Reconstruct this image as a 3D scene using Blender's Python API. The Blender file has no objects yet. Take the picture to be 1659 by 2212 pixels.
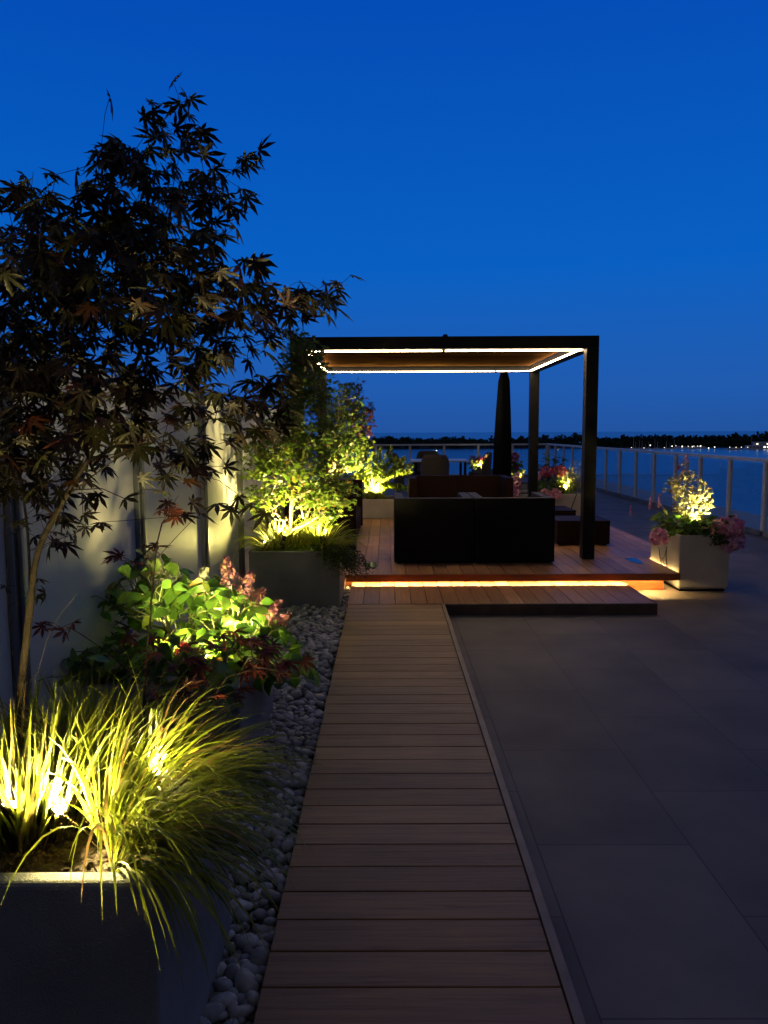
import bpy, math, random
import numpy as np
from mathutils import Vector, Matrix, Euler
random.seed(7); rng = np.random.default_rng(11)
R = math.radians; PI = math.pi
S = bpy.context.scene
COL = S.collection

# ------------------------------------------------------------------ camera
CAM_H = 1.64
F_D = 1660.0                      # focal length in the units of the measured plan (1659 x 2212)
cam = bpy.data.cameras.new('camera'); co = bpy.data.objects.new('camera', cam); COL.objects.link(co)
cam.sensor_fit = 'VERTICAL'; cam.sensor_height = 36; cam.lens = 36*F_D/2212; cam.clip_end = 80000; cam.clip_start = 0.05
MR = Matrix.Rotation(R(0.26), 3, 'Z') @ Matrix.Rotation(R(90-5.915), 3, 'X') @ Matrix.Rotation(R(-0.28), 3, 'Z')
co.matrix_world = Matrix.Translation((0, 0, CAM_H)) @ MR.to_4x4()
S.camera = co
def ray(x, y): return MR @ Vector(((x-829.5)/F_D, -(y-1106)/F_D, -1))
def P(x, y, Y):
    d = ray(x, y); return Vector((0, 0, CAM_H)) + d*(Y/d.y)
def Pz(x, y, z):
    d = ray(x, y); return Vector((0, 0, CAM_H)) + d*((z-CAM_H)/d.z)

# ------------------------------------------------------------------ objects
def link(o): COL.objects.link(o); return o
def tag(o, label=None, cat=None, group=None, kind=None):
    if label: o['label'] = label
    if cat: o['category'] = cat
    if group: o['group'] = group
    if kind: o['kind'] = kind
    return o
def thing(name, label, cat, loc=(0, 0, 0), rz=0, group=None):
    o = bpy.data.objects.new(name, None); link(o); o.location = loc; o.rotation_euler = (0, 0, rz)
    o.empty_display_size = .1
    return tag(o, label, cat, group)
def children(o): return [c for c in bpy.data.objects if c.parent == o]
def dup(o, parent=None, label=None):
    c = o.copy(); link(c)
    if parent: c.parent = parent
    if label: c['label'] = label
    for ch in children(o):
        dup(ch, c)
    return c

class MB:
    def __init__(s): s.v = []; s.f = []
    def box(s, x0, x1, y0, y1, z0, z1):
        n = len(s.v)
        s.v += [(x, y, z) for z in (z0, z1) for y in (y0, y1) for x in (x0, x1)]
        s.f += [tuple(n+i for i in q) for q in ((0, 2, 3, 1), (4, 5, 7, 6), (0, 1, 5, 4), (2, 6, 7, 3), (0, 4, 6, 2), (1, 3, 7, 5))]
        return s
    def prism(s, pts, z0, z1):
        n = len(s.v); k = len(pts)
        s.v += [(x, y, z0) for x, y in pts] + [(x, y, z1) for x, y in pts]
        s.f += [tuple(n+k-1-i for i in range(k)), tuple(n+k+i for i in range(k))]
        s.f += [(n+i, n+(i+1) % k, n+k+(i+1) % k, n+k+i) for i in range(k)]
        return s
    def quad(s, *p):
        n = len(s.v); s.v += [tuple(q) for q in p]; s.f.append(tuple(range(n, n+len(p)))); return s
    def tube(s, pts, rad, n=6, cap=True):
        pts = [Vector(p) for p in pts]
        if not hasattr(rad, '__len__'): rad = [rad]*len(pts)
        base = len(s.v); up = Vector((.13, .21, 1)).normalized(); ref = None
        for i, p in enumerate(pts):
            d = (pts[min(i+1, len(pts)-1)] - pts[max(i-1, 0)])
            if d.length < 1e-9: d = Vector((0, 0, 1))
            d.normalize()
            if ref is None:
                ref = d.cross(up if abs(d.dot(up)) < .95 else Vector((1, 0, 0))).normalized()
            else:
                ref = (ref - d*ref.dot(d))
                ref = ref.normalized() if ref.length > 1e-6 else d.orthogonal().normalized()
            b = d.cross(ref)
            for k in range(n):
                a = 2*PI*k/n; s.v.append(tuple(p + (ref*math.cos(a) + b*math.sin(a))*rad[i]))
        for i in range(len(pts)-1):
            for k in range(n):
                a = base+i*n+k; b2 = base+i*n+(k+1) % n
                s.f.append((a, b2, b2+n, a+n))
        if cap:
            s.f.append(tuple(base+n-1-k for k in range(n))); e = base+(len(pts)-1)*n
            s.f.append(tuple(e+k for k in range(n)))
        return s
    def lathe(s, prof, n=20, c=(0, 0, 0)):
        base = len(s.v); m = len(prof)
        for r, z in prof:
            for k in range(n):
                a = 2*PI*k/n; s.v.append((c[0]+r*math.cos(a), c[1]+r*math.sin(a), c[2]+z))
        for i in range(m-1):
            for k in range(n):
                a = base+i*n+k; b = base+i*n+(k+1) % n
                s.f.append((a, b, b+n, a+n))
        s.f.append(tuple(base+n-1-k for k in range(n))); e = base+(m-1)*n
        s.f.append(tuple(e+k for k in range(n)))
        return s
    def build(s, name, mat, parent=None, bevel=0, smooth=False, seg=2):
        me = bpy.data.meshes.new(name); me.from_pydata([tuple(v) for v in s.v], [], s.f)
        me.materials.append(mat)
        if smooth: me.polygons.foreach_set('use_smooth', [True]*len(me.polygons))
        me.update()
        o = bpy.data.objects.new(name, me); link(o)
        if parent: o.parent = parent
        if bevel:
            m = o.modifiers.new('b', 'BEVEL'); m.width = bevel; m.segments = seg; m.limit_method = 'ANGLE'; m.angle_limit = R(40)
        return o

def np_mesh(name, V, Q, mat, parent=None, smooth=False):
    me = bpy.data.meshes.new(name)
    V = np.asarray(V, dtype=np.float32).reshape(-1, 3); Q = np.asarray(Q, dtype=np.int32)
    k = Q.shape[1]; m = len(Q)
    me.vertices.add(len(V)); me.vertices.foreach_set('co', V.ravel())
    me.loops.add(m*k); me.loops.foreach_set('vertex_index', Q.ravel())
    me.polygons.add(m); me.polygons.foreach_set('loop_start', np.arange(0, m*k, k, dtype=np.int32))
    if smooth: me.polygons.foreach_set('use_smooth', np.ones(m, dtype=bool))
    me.update(calc_edges=True); me.materials.append(mat)
    o = bpy.data.objects.new(name, me); link(o)
    if parent: o.parent = parent
    return o

# ------------------------------------------------------------------ materials
def new_mat(name):
    m = bpy.data.materials.new(name); m.use_nodes = True; nt = m.node_tree
    return m, nt, nt.nodes['Principled BSDF'], nt.nodes['Material Output']
def N(nt, t, **kw):
    n = nt.nodes.new(t)
    for k, v in kw.items():
        if k.startswith('i_'): n.inputs[k[2:].replace('_', ' ')].default_value = v
        else: setattr(n, k, v)
    return n
def ramp(nt, fac, stops):
    r = nt.nodes.new('ShaderNodeValToRGB'); e = r.color_ramp.elements
    while len(e) < len(stops): e.new(.5)
    for i, (p, c) in enumerate(stops):
        e[i].position = p; e[i].color = (*c, 1)
    nt.links.new(fac, r.inputs['Fac']); return r.outputs['Color']
def plain(name, col, rough=.6, metal=0, spec=.5, noise=.12, nscale=6, bump=0, bscale=60):
    m, nt, b, o = new_mat(name)
    tc = N(nt, 'ShaderNodeTexCoord'); nz = N(nt, 'ShaderNodeTexNoise'); nz.inputs['Scale'].default_value = nscale; nz.inputs['Detail'].default_value = 6
    nt.links.new(tc.outputs['Object'], nz.inputs['Vector'])
    lo = tuple(c*(1-noise) for c in col); hi = tuple(min(1, c*(1+noise)) for c in col)
    nt.links.new(ramp(nt, nz.outputs['Fac'], [(.3, lo), (.7, hi)]), b.inputs['Base Color'])
    b.inputs['Roughness'].default_value = rough; b.inputs['Metallic'].default_value = metal
    b.inputs['Specular IOR Level'].default_value = spec
    if bump:
        n2 = N(nt, 'ShaderNodeTexNoise'); n2.inputs['Scale'].default_value = bscale; n2.inputs['Detail'].default_value = 4
        nt.links.new(tc.outputs['Object'], n2.inputs['Vector'])
        bp = N(nt, 'ShaderNodeBump'); bp.inputs['Strength'].default_value = bump; bp.inputs['Distance'].default_value = .01
        nt.links.new(n2.outputs['Fac'], bp.inputs['Height']); nt.links.new(bp.outputs['Normal'], b.inputs['Normal'])
    return m
def emit(name, col, st):
    m, nt, b, o = new_mat(name); nt.nodes.remove(b)
    e = N(nt, 'ShaderNodeEmission'); e.inputs['Color'].default_value = (*col, 1); e.inputs['Strength'].default_value = st
    nt.links.new(e.outputs[0], o.inputs['Surface']); return m
def wood(name, stops, axis, rough=.5):
    """stops: colours picked per board; axis 0/1: direction of the grain"""
    m, nt, b, o = new_mat(name)
    g = N(nt, 'ShaderNodeNewGeometry'); tc = N(nt, 'ShaderNodeTexCoord')
    mp = N(nt, 'ShaderNodeMapping'); sc = [55, 55, 30]; sc[axis] = 2.2; mp.inputs['Scale'].default_value = sc
    nt.links.new(tc.outputs['Object'], mp.inputs['Vector'])
    off = N(nt, 'ShaderNodeVectorMath', operation='SCALE'); off.inputs[0].default_value = (37, 21, 5)
    nt.links.new(g.outputs['Random Per Island'], off.inputs['Scale'])
    ad = N(nt, 'ShaderNodeVectorMath', operation='ADD'); nt.links.new(mp.outputs[0], ad.inputs[0]); nt.links.new(off.outputs[0], ad.inputs[1])
    nz = N(nt, 'ShaderNodeTexNoise'); nz.inputs['Scale'].default_value = 1; nz.inputs['Detail'].default_value = 8; nz.inputs['Roughness'].default_value = .65
    nz.inputs['Distortion'].default_value = .6
    nt.links.new(ad.outputs[0], nz.inputs['Vector'])
    base = ramp(nt, g.outputs['Random Per Island'], stops)
    gr = ramp(nt, nz.outputs['Fac'], [(.25, (.45, .42, .4)), (.5, (1, 1, 1)), (.78, (1.35, 1.3, 1.25))])
    # large soft stains
    st = N(nt, 'ShaderNodeTexNoise'); st.inputs['Scale'].default_value = 1.3; st.inputs['Detail'].default_value = 5
    nt.links.new(tc.outputs['Object'], st.inputs['Vector'])
    sr = ramp(nt, st.outputs['Fac'], [(.35, (.68, .66, .66)), (.62, (1.1, 1.1, 1.08))])
    m1 = N(nt, 'ShaderNodeMixRGB', blend_type='MULTIPLY'); m1.inputs[0].default_value = 1
    nt.links.new(base, m1.inputs[1]); nt.links.new(gr, m1.inputs[2])
    m2 = N(nt, 'ShaderNodeMixRGB', blend_type='MULTIPLY'); m2.inputs[0].default_value = 1
    nt.links.new(m1.outputs[0], m2.inputs[1]); nt.links.new(sr, m2.inputs[2])
    nt.links.new(m2.outputs[0], b.inputs['Base Color'])
    rr = N(nt, 'ShaderNodeMapRange'); rr.inputs['To Min'].default_value = rough-.12; rr.inputs['To Max'].default_value = rough+.15
    nt.links.new(st.outputs['Fac'], rr.inputs['Value']); nt.links.new(rr.outputs[0], b.inputs['Roughness'])
    bp = N(nt, 'ShaderNodeBump'); bp.inputs['Strength'].default_value = .35; bp.inputs['Distance'].default_value = .004
    nt.links.new(nz.outputs['Fac'], bp.inputs['Height']); nt.links.new(bp.outputs['Normal'], b.inputs['Normal'])
    return m
def leafmat(name, stops, trans=.4, rough=.5, veins=True):
    m, nt, b, o = new_mat(name)
    g = N(nt, 'ShaderNodeNewGeometry')
    c = ramp(nt, g.outputs['Random Per Island'], stops)
    tc = N(nt, 'ShaderNodeTexCoord'); nz = N(nt, 'ShaderNodeTexNoise'); nz.inputs['Scale'].default_value = 35
    nt.links.new(tc.outputs['Object'], nz.inputs['Vector'])
    k = ramp(nt, nz.outputs['Fac'], [(.3, (.75, .75, .75)), (.7, (1.2, 1.2, 1.15))])
    mm = N(nt, 'ShaderNodeMixRGB', blend_type='MULTIPLY'); mm.inputs[0].default_value = 1
    nt.links.new(c, mm.inputs[1]); nt.links.new(k, mm.inputs[2])
    nt.links.new(mm.outputs[0], b.inputs['Base Color']); b.inputs['Roughness'].default_value = rough
    b.inputs['Specular IOR Level'].default_value = .35
    t = N(nt, 'ShaderNodeBsdfTranslucent'); nt.links.new(mm.outputs[0], t.inputs['Color'])
    mx = N(nt, 'ShaderNodeMixShader'); mx.inputs[0].default_value = trans
    nt.links.new(b.outputs[0], mx.inputs[1]); nt.links.new(t.outputs[0], mx.inputs[2]); nt.links.new(mx.outputs[0], o.inputs['Surface'])
    return m

M = {}
M['walk'] = wood('weathered_decking', [(0, (.30, .155, .060)), (.3, (.38, .20, .080)), (.55, (.24, .125, .048)), (.8, (.42, .23, .098)), (1, (.32, .165, .064))], 0, .55)
M['deck'] = wood('red_brown_decking', [(0, (.30, .14, .068)), (.4, (.38, .19, .09)), (.7, (.23, .105, .05)), (1, (.44, .22, .11))], 1, .45)
M['fascia'] = wood('fascia_board', [(0, (.26, .075, .022)), (1, (.30, .09, .028))], 0, .4)
M['trim'] = plain('edge_trim_wood', (.24, .155, .10), .5, noise=.2, nscale=12)
M['planter'] = plain('grey_fibre_concrete', (.21, .22, .23), .8, noise=.22, nscale=3.5, bump=.5, bscale=220)
M['planter_warm'] = plain('warm_grey_fibre_concrete', (.45, .43, .40), .8, noise=.1, nscale=5, bump=.4, bscale=200)
M['soil'] = plain('dark_bark_mulch', (.045, .028, .016), .95, noise=.6, nscale=60, bump=1, bscale=90)
M['black'] = plain('black_powder_coat', (.006, .006, .0065), .5, spec=.2, noise=.15, nscale=20, bump=.1, bscale=400)
M['alu'] = plain('pale_aluminium', (.82, .80, .78), .45, metal=.1, noise=.06)
M['alu_dark'] = plain('brushed_aluminium', (.28, .29, .31), .35, metal=.85, noise=.1)
M['lamp_body'] = plain('spotlight_bronze', (.02, .018, .015), .4, metal=.6)
M['lens'] = emit('lamp_lens', (1, .82, .45), 14)
M['led'] = emit('led_strip', (1, .72, .40), 36)
M['led_deck'] = emit('under_deck_led', (1, .66, .22), 420)
M['led_gap'] = emit('planter_gap_led', (1, .66, .22), 55)
M['cable'] = plain('black_cable', (.02, .016, .014), .5)
M['bark'] = plain('maple_bark', (.16, .11, .07), .85, noise=.35, nscale=30, bump=.7, bscale=80)
M['bark_dark'] = plain('dark_bark', (.045, .028, .020), .85, noise=.35, nscale=30, bump=.7, bscale=80)
M['bark_maple'] = plain('dark_maple_bark', (.026, .016, .011), .9, noise=.4, nscale=30, bump=.7, bscale=80)
M['stem'] = plain('green_stem', (.10, .11, .04), .7, noise=.3)
M['hull'] = plain('white_hull', (.7, .7, .72), .4)
M['mast'] = plain('mast_alloy', (.6, .6, .62), .4)
M['harbour_lamp'] = emit('harbour_lamp', (1, .88, .66), 3.2)
M['harbour_window'] = emit('lit_window', (1, .93, .75), 2.2)
M['parasol'] = plain('black_parasol_cover', (.004, .004, .005), .8, spec=.08, noise=.2, nscale=8, bump=.6, bscale=8)

def wicker(name, col):
    m, nt, b, o = new_mat(name)
    tc = N(nt, 'ShaderNodeTexCoord')
    w1 = N(nt, 'ShaderNodeTexWave', wave_type='BANDS', bands_direction='Z'); w1.inputs['Scale'].default_value = 26; w1.inputs['Distortion'].default_value = .6
    w2 = N(nt, 'ShaderNodeTexWave', wave_type='BANDS', bands_direction='DIAGONAL'); w2.inputs['Scale'].default_value = 18; w2.inputs['Distortion'].default_value = .4
    for w in (w1, w2): nt.links.new(tc.outputs['Object'], w.inputs['Vector'])
    mu = N(nt, 'ShaderNodeMath', operation='MULTIPLY'); nt.links.new(w1.outputs['Fac'], mu.inputs[0]); nt.links.new(w2.outputs['Fac'], mu.inputs[1])
    nt.links.new(ramp(nt, mu.outputs[0], [(0, tuple(c*.55 for c in col)), (.6, col)]), b.inputs['Base Color'])
    b.inputs['Roughness'].default_value = .6; b.inputs['Specular IOR Level'].default_value = .12
    bp = N(nt, 'ShaderNodeBump'); bp.inputs['Strength'].default_value = .6; bp.inputs['Distance'].default_value = .004
    nt.links.new(mu.outputs[0], bp.inputs['Height']); nt.links.new(bp.outputs['Normal'], b.inputs['Normal'])
    return m
M['wicker_black'] = wicker('black_wicker', (.011, .0105, .0105))
M['wicker_black'].node_tree.nodes['Principled BSDF'].inputs['Specular IOR Level'].default_value = .15
M['wicker_brown'] = wicker('brown_wicker', (.020, .008, .0045))
M['wicker_tan'] = wicker('tan_wicker', (.20, .15, .11))

def pavers():
    m, nt, b, o = new_mat('stone_pavers')
    tc = N(nt, 'ShaderNodeTexCoord'); mp = N(nt, 'ShaderNodeMapping')
    mp.inputs['Rotation'].default_value = (0, 0, R(90)); mp.inputs['Location'].default_value = (.17, .02, 0)
    nt.links.new(tc.outputs['Object'], mp.inputs['Vector'])
    br = N(nt, 'ShaderNodeTexBrick'); br.offset = .5
    br.inputs['Scale'].default_value = 1; br.inputs['Brick Width'].default_value = .915; br.inputs['Row Height'].default_value = .61
    br.inputs['Mortar Size'].default_value = .0035; br.inputs['Mortar Smooth'].default_value = .25; br.inputs['Bias'].default_value = 0
    br.inputs['Color1'].default_value = (.13, .103, .088, 1); br.inputs['Color2'].default_value = (.165, .132, .112, 1); br.inputs['Mortar'].default_value = (.075, .062, .055, 1)
    nt.links.new(mp.outputs[0], br.inputs['Vector'])
    nz = N(nt, 'ShaderNodeTexNoise'); nz.inputs['Scale'].default_value = 1.6; nz.inputs['Detail'].default_value = 8
    nt.links.new(tc.outputs['Object'], nz.inputs['Vector'])
    mm = N(nt, 'ShaderNodeMixRGB', blend_type='MULTIPLY'); mm.inputs[0].default_value = 1
    nt.links.new(br.outputs['Color'], mm.inputs[1])
    nt.links.new(ramp(nt, nz.outputs['Fac'], [(.3, (.66, .66, .68)), (.5, (.95, .95, .95)), (.7, (1.25, 1.22, 1.18))]), mm.inputs[2])
    nt.links.new(mm.outputs[0], b.inputs['Base Color'])
    nf = N(nt, 'ShaderNodeTexNoise'); nf.inputs['Scale'].default_value = 90; nf.inputs['Detail'].default_value = 4
    nt.links.new(tc.outputs['Object'], nf.inputs['Vector'])
    ad = N(nt, 'ShaderNodeMath', operation='MULTIPLY_ADD'); ad.inputs[1].default_value = .25
    iv = N(nt, 'ShaderNodeMath', operation='SUBTRACT'); iv.inputs[0].default_value = 1
    nt.links.new(br.outputs['Fac'], iv.inputs[1]); nt.links.new(nf.outputs['Fac'], ad.inputs[0]); nt.links.new(iv.outputs[0], ad.inputs[2])
    bp = N(nt, 'ShaderNodeBump'); bp.inputs['Strength'].default_value = .5; bp.inputs['Distance'].default_value = .004
    nt.links.new(ad.outputs[0], bp.inputs['Height']); nt.links.new(bp.outputs['Normal'], b.inputs['Normal'])
    b.inputs['Roughness'].default_value = .62; b.inputs['Specular IOR Level'].default_value = .35
    return m
M['paver'] = pavers()
def sea():
    m, nt, b, o = new_mat('lake_water')
    tc = N(nt, 'ShaderNodeTexCoord')
    nz = N(nt, 'ShaderNodeTexNoise'); nz.inputs['Scale'].default_value = .12; nz.inputs['Detail'].default_value = 6
    nt.links.new(tc.outputs['Object'], nz.inputs['Vector'])
    bp = N(nt, 'ShaderNodeBump'); bp.inputs['Strength'].default_value = .5; bp.inputs['Distance'].default_value = 1.2
    nt.links.new(nz.outputs['Fac'], bp.inputs['Height']); nt.links.new(bp.outputs['Normal'], b.inputs['Normal'])
    b.inputs['Base Color'].default_value = (.08, .155, .26, 1); b.inputs['Roughness'].default_value = .22; b.inputs['Specular IOR Level'].default_value = .35
    return m
M['sea'] = sea()
def glass():
    m, nt, b, o = new_mat('railing_glass'); nt.nodes.remove(b)
    t = N(nt, 'ShaderNodeBsdfTransparent'); t.inputs[0].default_value = (.82, .88, .9, 1)
    g = N(nt, 'ShaderNodeBsdfGlossy'); g.inputs['Roughness'].default_value = .02; g.inputs[0].default_value = (.9, .95, 1, 1)
    lw = N(nt, 'ShaderNodeLayerWeight'); lw.inputs[0].default_value = .5
    pw = N(nt, 'ShaderNodeMath', operation='POWER'); pw.inputs[1].default_value = 4.5; nt.links.new(lw.outputs['Facing'], pw.inputs[0])
    fr = N(nt, 'ShaderNodeMath', operation='MULTIPLY_ADD'); fr.inputs[1].default_value = .9; fr.inputs[2].default_value = .04; nt.links.new(pw.outputs[0], fr.inputs[0])
    mx = N(nt, 'ShaderNodeMixShader'); nt.links.new(fr.outputs[0], mx.inputs[0]); nt.links.new(t.outputs[0], mx.inputs[1]); nt.links.new(g.outputs[0], mx.inputs[2])
    nt.links.new(mx.outputs[0], o.inputs['Surface']); return m
M['glass'] = glass()
def frosted():
    m, nt, b, o = new_mat('frosted_glass')
    tc = N(nt, 'ShaderNodeTexCoord'); nz = N(nt, 'ShaderNodeTexNoise'); nz.inputs['Scale'].default_value = 1.5; nz.inputs['Detail'].default_value = 5
    nt.links.new(tc.outputs['Object'], nz.inputs['Vector'])
    nt.links.new(ramp(nt, nz.outputs['Fac'], [(.3, (.66, .66, .62)), (.7, (.74, .73, .68))]), b.inputs['Base Color'])
    b.inputs['Roughness'].default_value = .45
    t = N(nt, 'ShaderNodeBsdfTranslucent'); t.inputs[0].default_value = (.75, .75, .75, 1)
    mx = N(nt, 'ShaderNodeMixShader'); mx.inputs[0].default_value = .35
    nt.links.new(b.outputs[0], mx.inputs[1]); nt.links.new(t.outputs[0], mx.inputs[2]); nt.links.new(mx.outputs[0], o.inputs['Surface'])
    return m
M['frost'] = frosted()
def pebble():
    m, nt, b, o = new_mat('river_pebbles')
    g = N(nt, 'ShaderNodeNewGeometry')
    c = ramp(nt, g.outputs['Random Per Island'], [(0, (.24, .22, .21)), (.4, (.34, .32, .30)), (.75, (.46, .42, .38)), (1, (.66, .60, .54))])
    tc = N(nt, 'ShaderNodeTexCoord'); nz = N(nt, 'ShaderNodeTexNoise'); nz.inputs['Scale'].default_value = 40; nz.inputs['Detail'].default_value = 5
    nt.links.new(tc.outputs['Object'], nz.inputs['Vector'])
    mm = N(nt, 'ShaderNodeMixRGB', blend_type='MULTIPLY'); mm.inputs[0].default_value = 1
    nt.links.new(c, mm.inputs[1]); nt.links.new(ramp(nt, nz.outputs['Fac'], [(.3, (.7, .7, .7)), (.7, (1.15, 1.15, 1.15))]), mm.inputs[2])
    nt.links.new(mm.outputs[0], b.inputs['Base Color']); b.inputs['Roughness'].default_value = .6
    return m
M['pebble'] = pebble()
m, nt, b, o = new_mat('still_water'); b.inputs['Base Color'].default_value = (.05, .03, .02, 1); b.inputs['Roughness'].default_value = .12; b.inputs['Specular IOR Level'].default_value = .12
M['puddle'] = m
M['ceiling'] = wood('brown_louvre', [(0, (.075, .036, .014)), (.5, (.10, .05, .019)), (1, (.055, .026, .010))], 0, .8)
M['ceiling'].node_tree.nodes['Principled BSDF'].inputs['Specular IOR Level'].default_value = 0
# foliage
M['lf_maple'] = leafmat('purple_maple_leaf', [(0, (.009, .004, .006)), (.35, (.015, .007, .006)), (.65, (.021, .019, .005)), (.92, (.045, .046, .008)), (1, (.07, .013, .005))], .3)
M['lf_red'] = leafmat('dark_red_leaf', [(0, (.08, .014, .016)), (.6, (.14, .03, .02)), (1, (.30, .08, .03))], .35)
M['lf_green'] = leafmat('green_maple_leaf', [(0, (.06, .12, .012)), (.5, (.10, .17, .015)), (.9, (.15, .20, .02)), (1, (.22, .10, .02))], .4)
M['lf_lime'] = leafmat('lime_leaf', [(0, (.11, .18, .015)), (.5, (.16, .23, .02)), (1, (.24, .26, .03))], .4)
M['lf_hyd'] = leafmat('hydrangea_leaf', [(0, (.05, .12, .015)), (.5, (.09, .20, .02)), (.85, (.16, .28, .03)), (1, (.20, .13, .03))], .35, .4)
M['lf_dark'] = leafmat('dark_green_leaf', [(0, (.025, .05, .015)), (1, (.06, .09, .03))], .2)
M['lf_varieg'] = leafmat('variegated_leaf', [(0, (.16, .17, .05)), (.5, (.30, .28, .12)), (1, (.42, .36, .20))], .35)
M['grass'] = leafmat('hakone_grass_blade', [(0, (.14, .19, .015)), (.4, (.22, .27, .02)), (.8, (.32, .34, .05)), (1, (.34, .20, .08))], .45, .45)
M['straw'] = leafmat('straw_grass_base', [(0, (.26, .15, .06)), (1, (.40, .26, .11))], .2, .7)
M['wood_far'] = leafmat('far_woodland', [(0, (.016, .04, .032)), (1, (.034, .068, .05))], .1, .9)
M['fl_purple'] = leafmat('dusky_pink_petal', [(0, (.40, .13, .24)), (.6, (.55, .24, .28)), (1, (.62, .42, .20))], .35)
M['fl_white'] = leafmat('cream_petal', [(0, (.45, .45, .36)), (1, (.62, .60, .45))], .3)
M['fl_red'] = leafmat('deep_red_petal', [(0, (.30, .02, .03)), (1, (.45, .05, .05))], .3)
M['fl_pink'] = leafmat('pink_petal', [(0, (.72, .22, .40)), (.6, (.86, .42, .58)), (1, (.92, .55, .62))], .3)
M['fl_hot'] = leafmat('crimson_pink_petal', [(0, (.50, .06, .12)), (1, (.65, .18, .22))], .3)
M['fl_lilac'] = leafmat('lilac_petal', [(0, (.62, .34, .60)), (1, (.88, .55, .74))], .3)

# ------------------------------------------------------------------ leaf shapes (quads; base at origin, tip +y, normal +z)
def palm_leaf(angs, lens, wid=.17, notch=.26, droop=.28):
    V = [(0, 0, 0)]; Q = []
    def pol(a, r, z): V.append((math.sin(a)*r, math.cos(a)*r, z)); return len(V)-1
    n = len(angs); nt_ = []
    for i in range(n+1):
        if i == 0: a = angs[0]-R(18)
        elif i == n: a = angs[-1]+R(18)
        else: a = (angs[i-1]+angs[i])/2
        nt_.append(pol(a, notch*.8, .01))
    for i, (a, L) in enumerate(zip(angs, lens)):
        w = wid*L; rm = L*.56
        zt = -droop*L*L; zm = -droop*rm*rm*.6
        c, s_ = math.cos(a), math.sin(a)
        V.append((s_*rm-c*w, c*rm+s_*w, zm-.03)); l = len(V)-1
        t = pol(a, L, zt)
        V.append((s_*rm+c*w, c*rm-s_*w, zm-.03)); r = len(V)-1
        Q += [(0, t, l, nt_[i]), (0, nt_[i+1], r, t)]
    V = np.array(V, float); V[:, 1] += .06
    return V, np.array(Q)
A7 = [R(a) for a in (-122, -80, -40, 0, 40, 80, 122)]
LEAF_MAPLE = palm_leaf(A7, [.34, .64, .9, 1, .9, .64, .34], .125, .22)
LEAF_PALM5 = palm_leaf([R(a) for a in (-95, -46, 0, 46, 95)], [.6, .9, 1, .9, .6], .24, .42, .2)
def ovate(w=.36, fold=.12, droop=.22, seg=4):
    V = []; Q = []
    for i in range(seg+1):
        t = i/seg; hw = w*math.sin(PI*min(1, t**.75*.96+.02))*(1-.25*t); z = -droop*t*t
        V += [(-hw, t, z+fold*hw), (0, t, z), (hw, t, z+fold*hw)]
    for i in range(seg):
        a = i*3; Q += [(a, a+1, a+4, a+3), (a+1, a+2, a+5, a+4)]
    return np.array(V, float), np.array(Q)
LEAF_OV = ovate(); LEAF_SLIM = ovate(.17, .2, .3); LEAF_ROUND = ovate(.42, .1, .1, 3)
PETAL = (np.array([(0, 0, 0), (.5, .45, .12), (0, 1, .05), (-.5, .45, .12)], float), np.array([(0, 1, 2, 3)]))

def nrm(a): return a/np.maximum(np.linalg.norm(a, axis=-1, keepdims=True), 1e-9)
def place(tpl, Pn, D, Nn, sc):
    V, Q = tpl; k = len(V); n = len(Pn)
    D = nrm(D); Nn = nrm(Nn - D*np.sum(D*Nn, 1, keepdims=True)); B = np.cross(D, Nn)
    sc = np.broadcast_to(sc, (n,))[:, None, None]
    X = Pn[:, None, :] + sc*(V[None, :, 0:1]*B[:, None, :] + V[None, :, 1:2]*D[:, None, :] + V[None, :, 2:3]*Nn[:, None, :])
    QQ = (Q[None] + (np.arange(n)*k)[:, None, None]).reshape(-1, Q.shape[1])
    return X.reshape(-1, 3), QQ

# ------------------------------------------------------------------ branching
def grow(tips, limbs, step=.06, pen=.25, sag=0.0):
    """tips: Nx3, limbs: list of polylines (first = trunk; others start at any point of an earlier one). returns nodes, parents, tipnode"""
    nodes = []; par = []; plen = []
    def add(p, q):
        nodes.append(tuple(p)); par.append(q)
        plen.append(0 if q < 0 else plen[q] + math.dist(nodes[q], p)); return len(nodes)-1
    for li, L in enumerate(limbs):
        L = [Vector(p) for p in L]
        if li == 0: cur = add(L[0], -1)
        else:
            cur = min(range(len(nodes)), key=lambda i: (Vector(nodes[i])-L[0]).length)
        for i in range(len(L)-1):
            k = max(1, int((L[i+1]-L[i]).length/step))
            for j in range(1, k+1):
                t = j/k
                p0 = L[max(i-1, 0)]; p1 = L[i]; p2 = L[i+1]; p3 = L[min(i+2, len(L)-1)]
                p = .5*((2*p1)+(p2-p0)*t+(2*p0-5*p1+4*p2-p3)*t*t+(3*p1-p0-3*p2+p3)*t**3)
                cur = add(p, cur)
    root = np.array(nodes[0]); order = np.argsort(np.linalg.norm(tips-root, axis=1))
    cap = len(nodes) + len(tips)*30
    NA = np.zeros((cap, 3)); PL = np.zeros(cap); cnt = len(nodes); NA[:cnt] = nodes; PL[:cnt] = plen
    tipnode = np.zeros(len(tips), int)
    for ti in order:
        t = tips[ti]; d = np.linalg.norm(NA[:cnt]-t, axis=1)
        up = np.maximum(0, NA[:cnt, 2]-t[2])*.5
        i = int(np.argmin(d + pen*PL[:cnt] + up)); a = NA[i].copy(); L = d[i]; k = max(1, int(L/step)); k = min(k, 25)
        perp = rng.normal(size=3)*L*.06; cur = i
        for j in range(1, k+1):
            f = j/k; p = a + (t-a)*f + (perp + np.array((0, 0, L*.10)))*math.sin(PI*f)
            par.append(cur); NA[cnt] = p; PL[cnt] = PL[cur] + L/k; cur = cnt; cnt += 1
        tipnode[ti] = cur
    return NA[:cnt], par, tipnode
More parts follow.
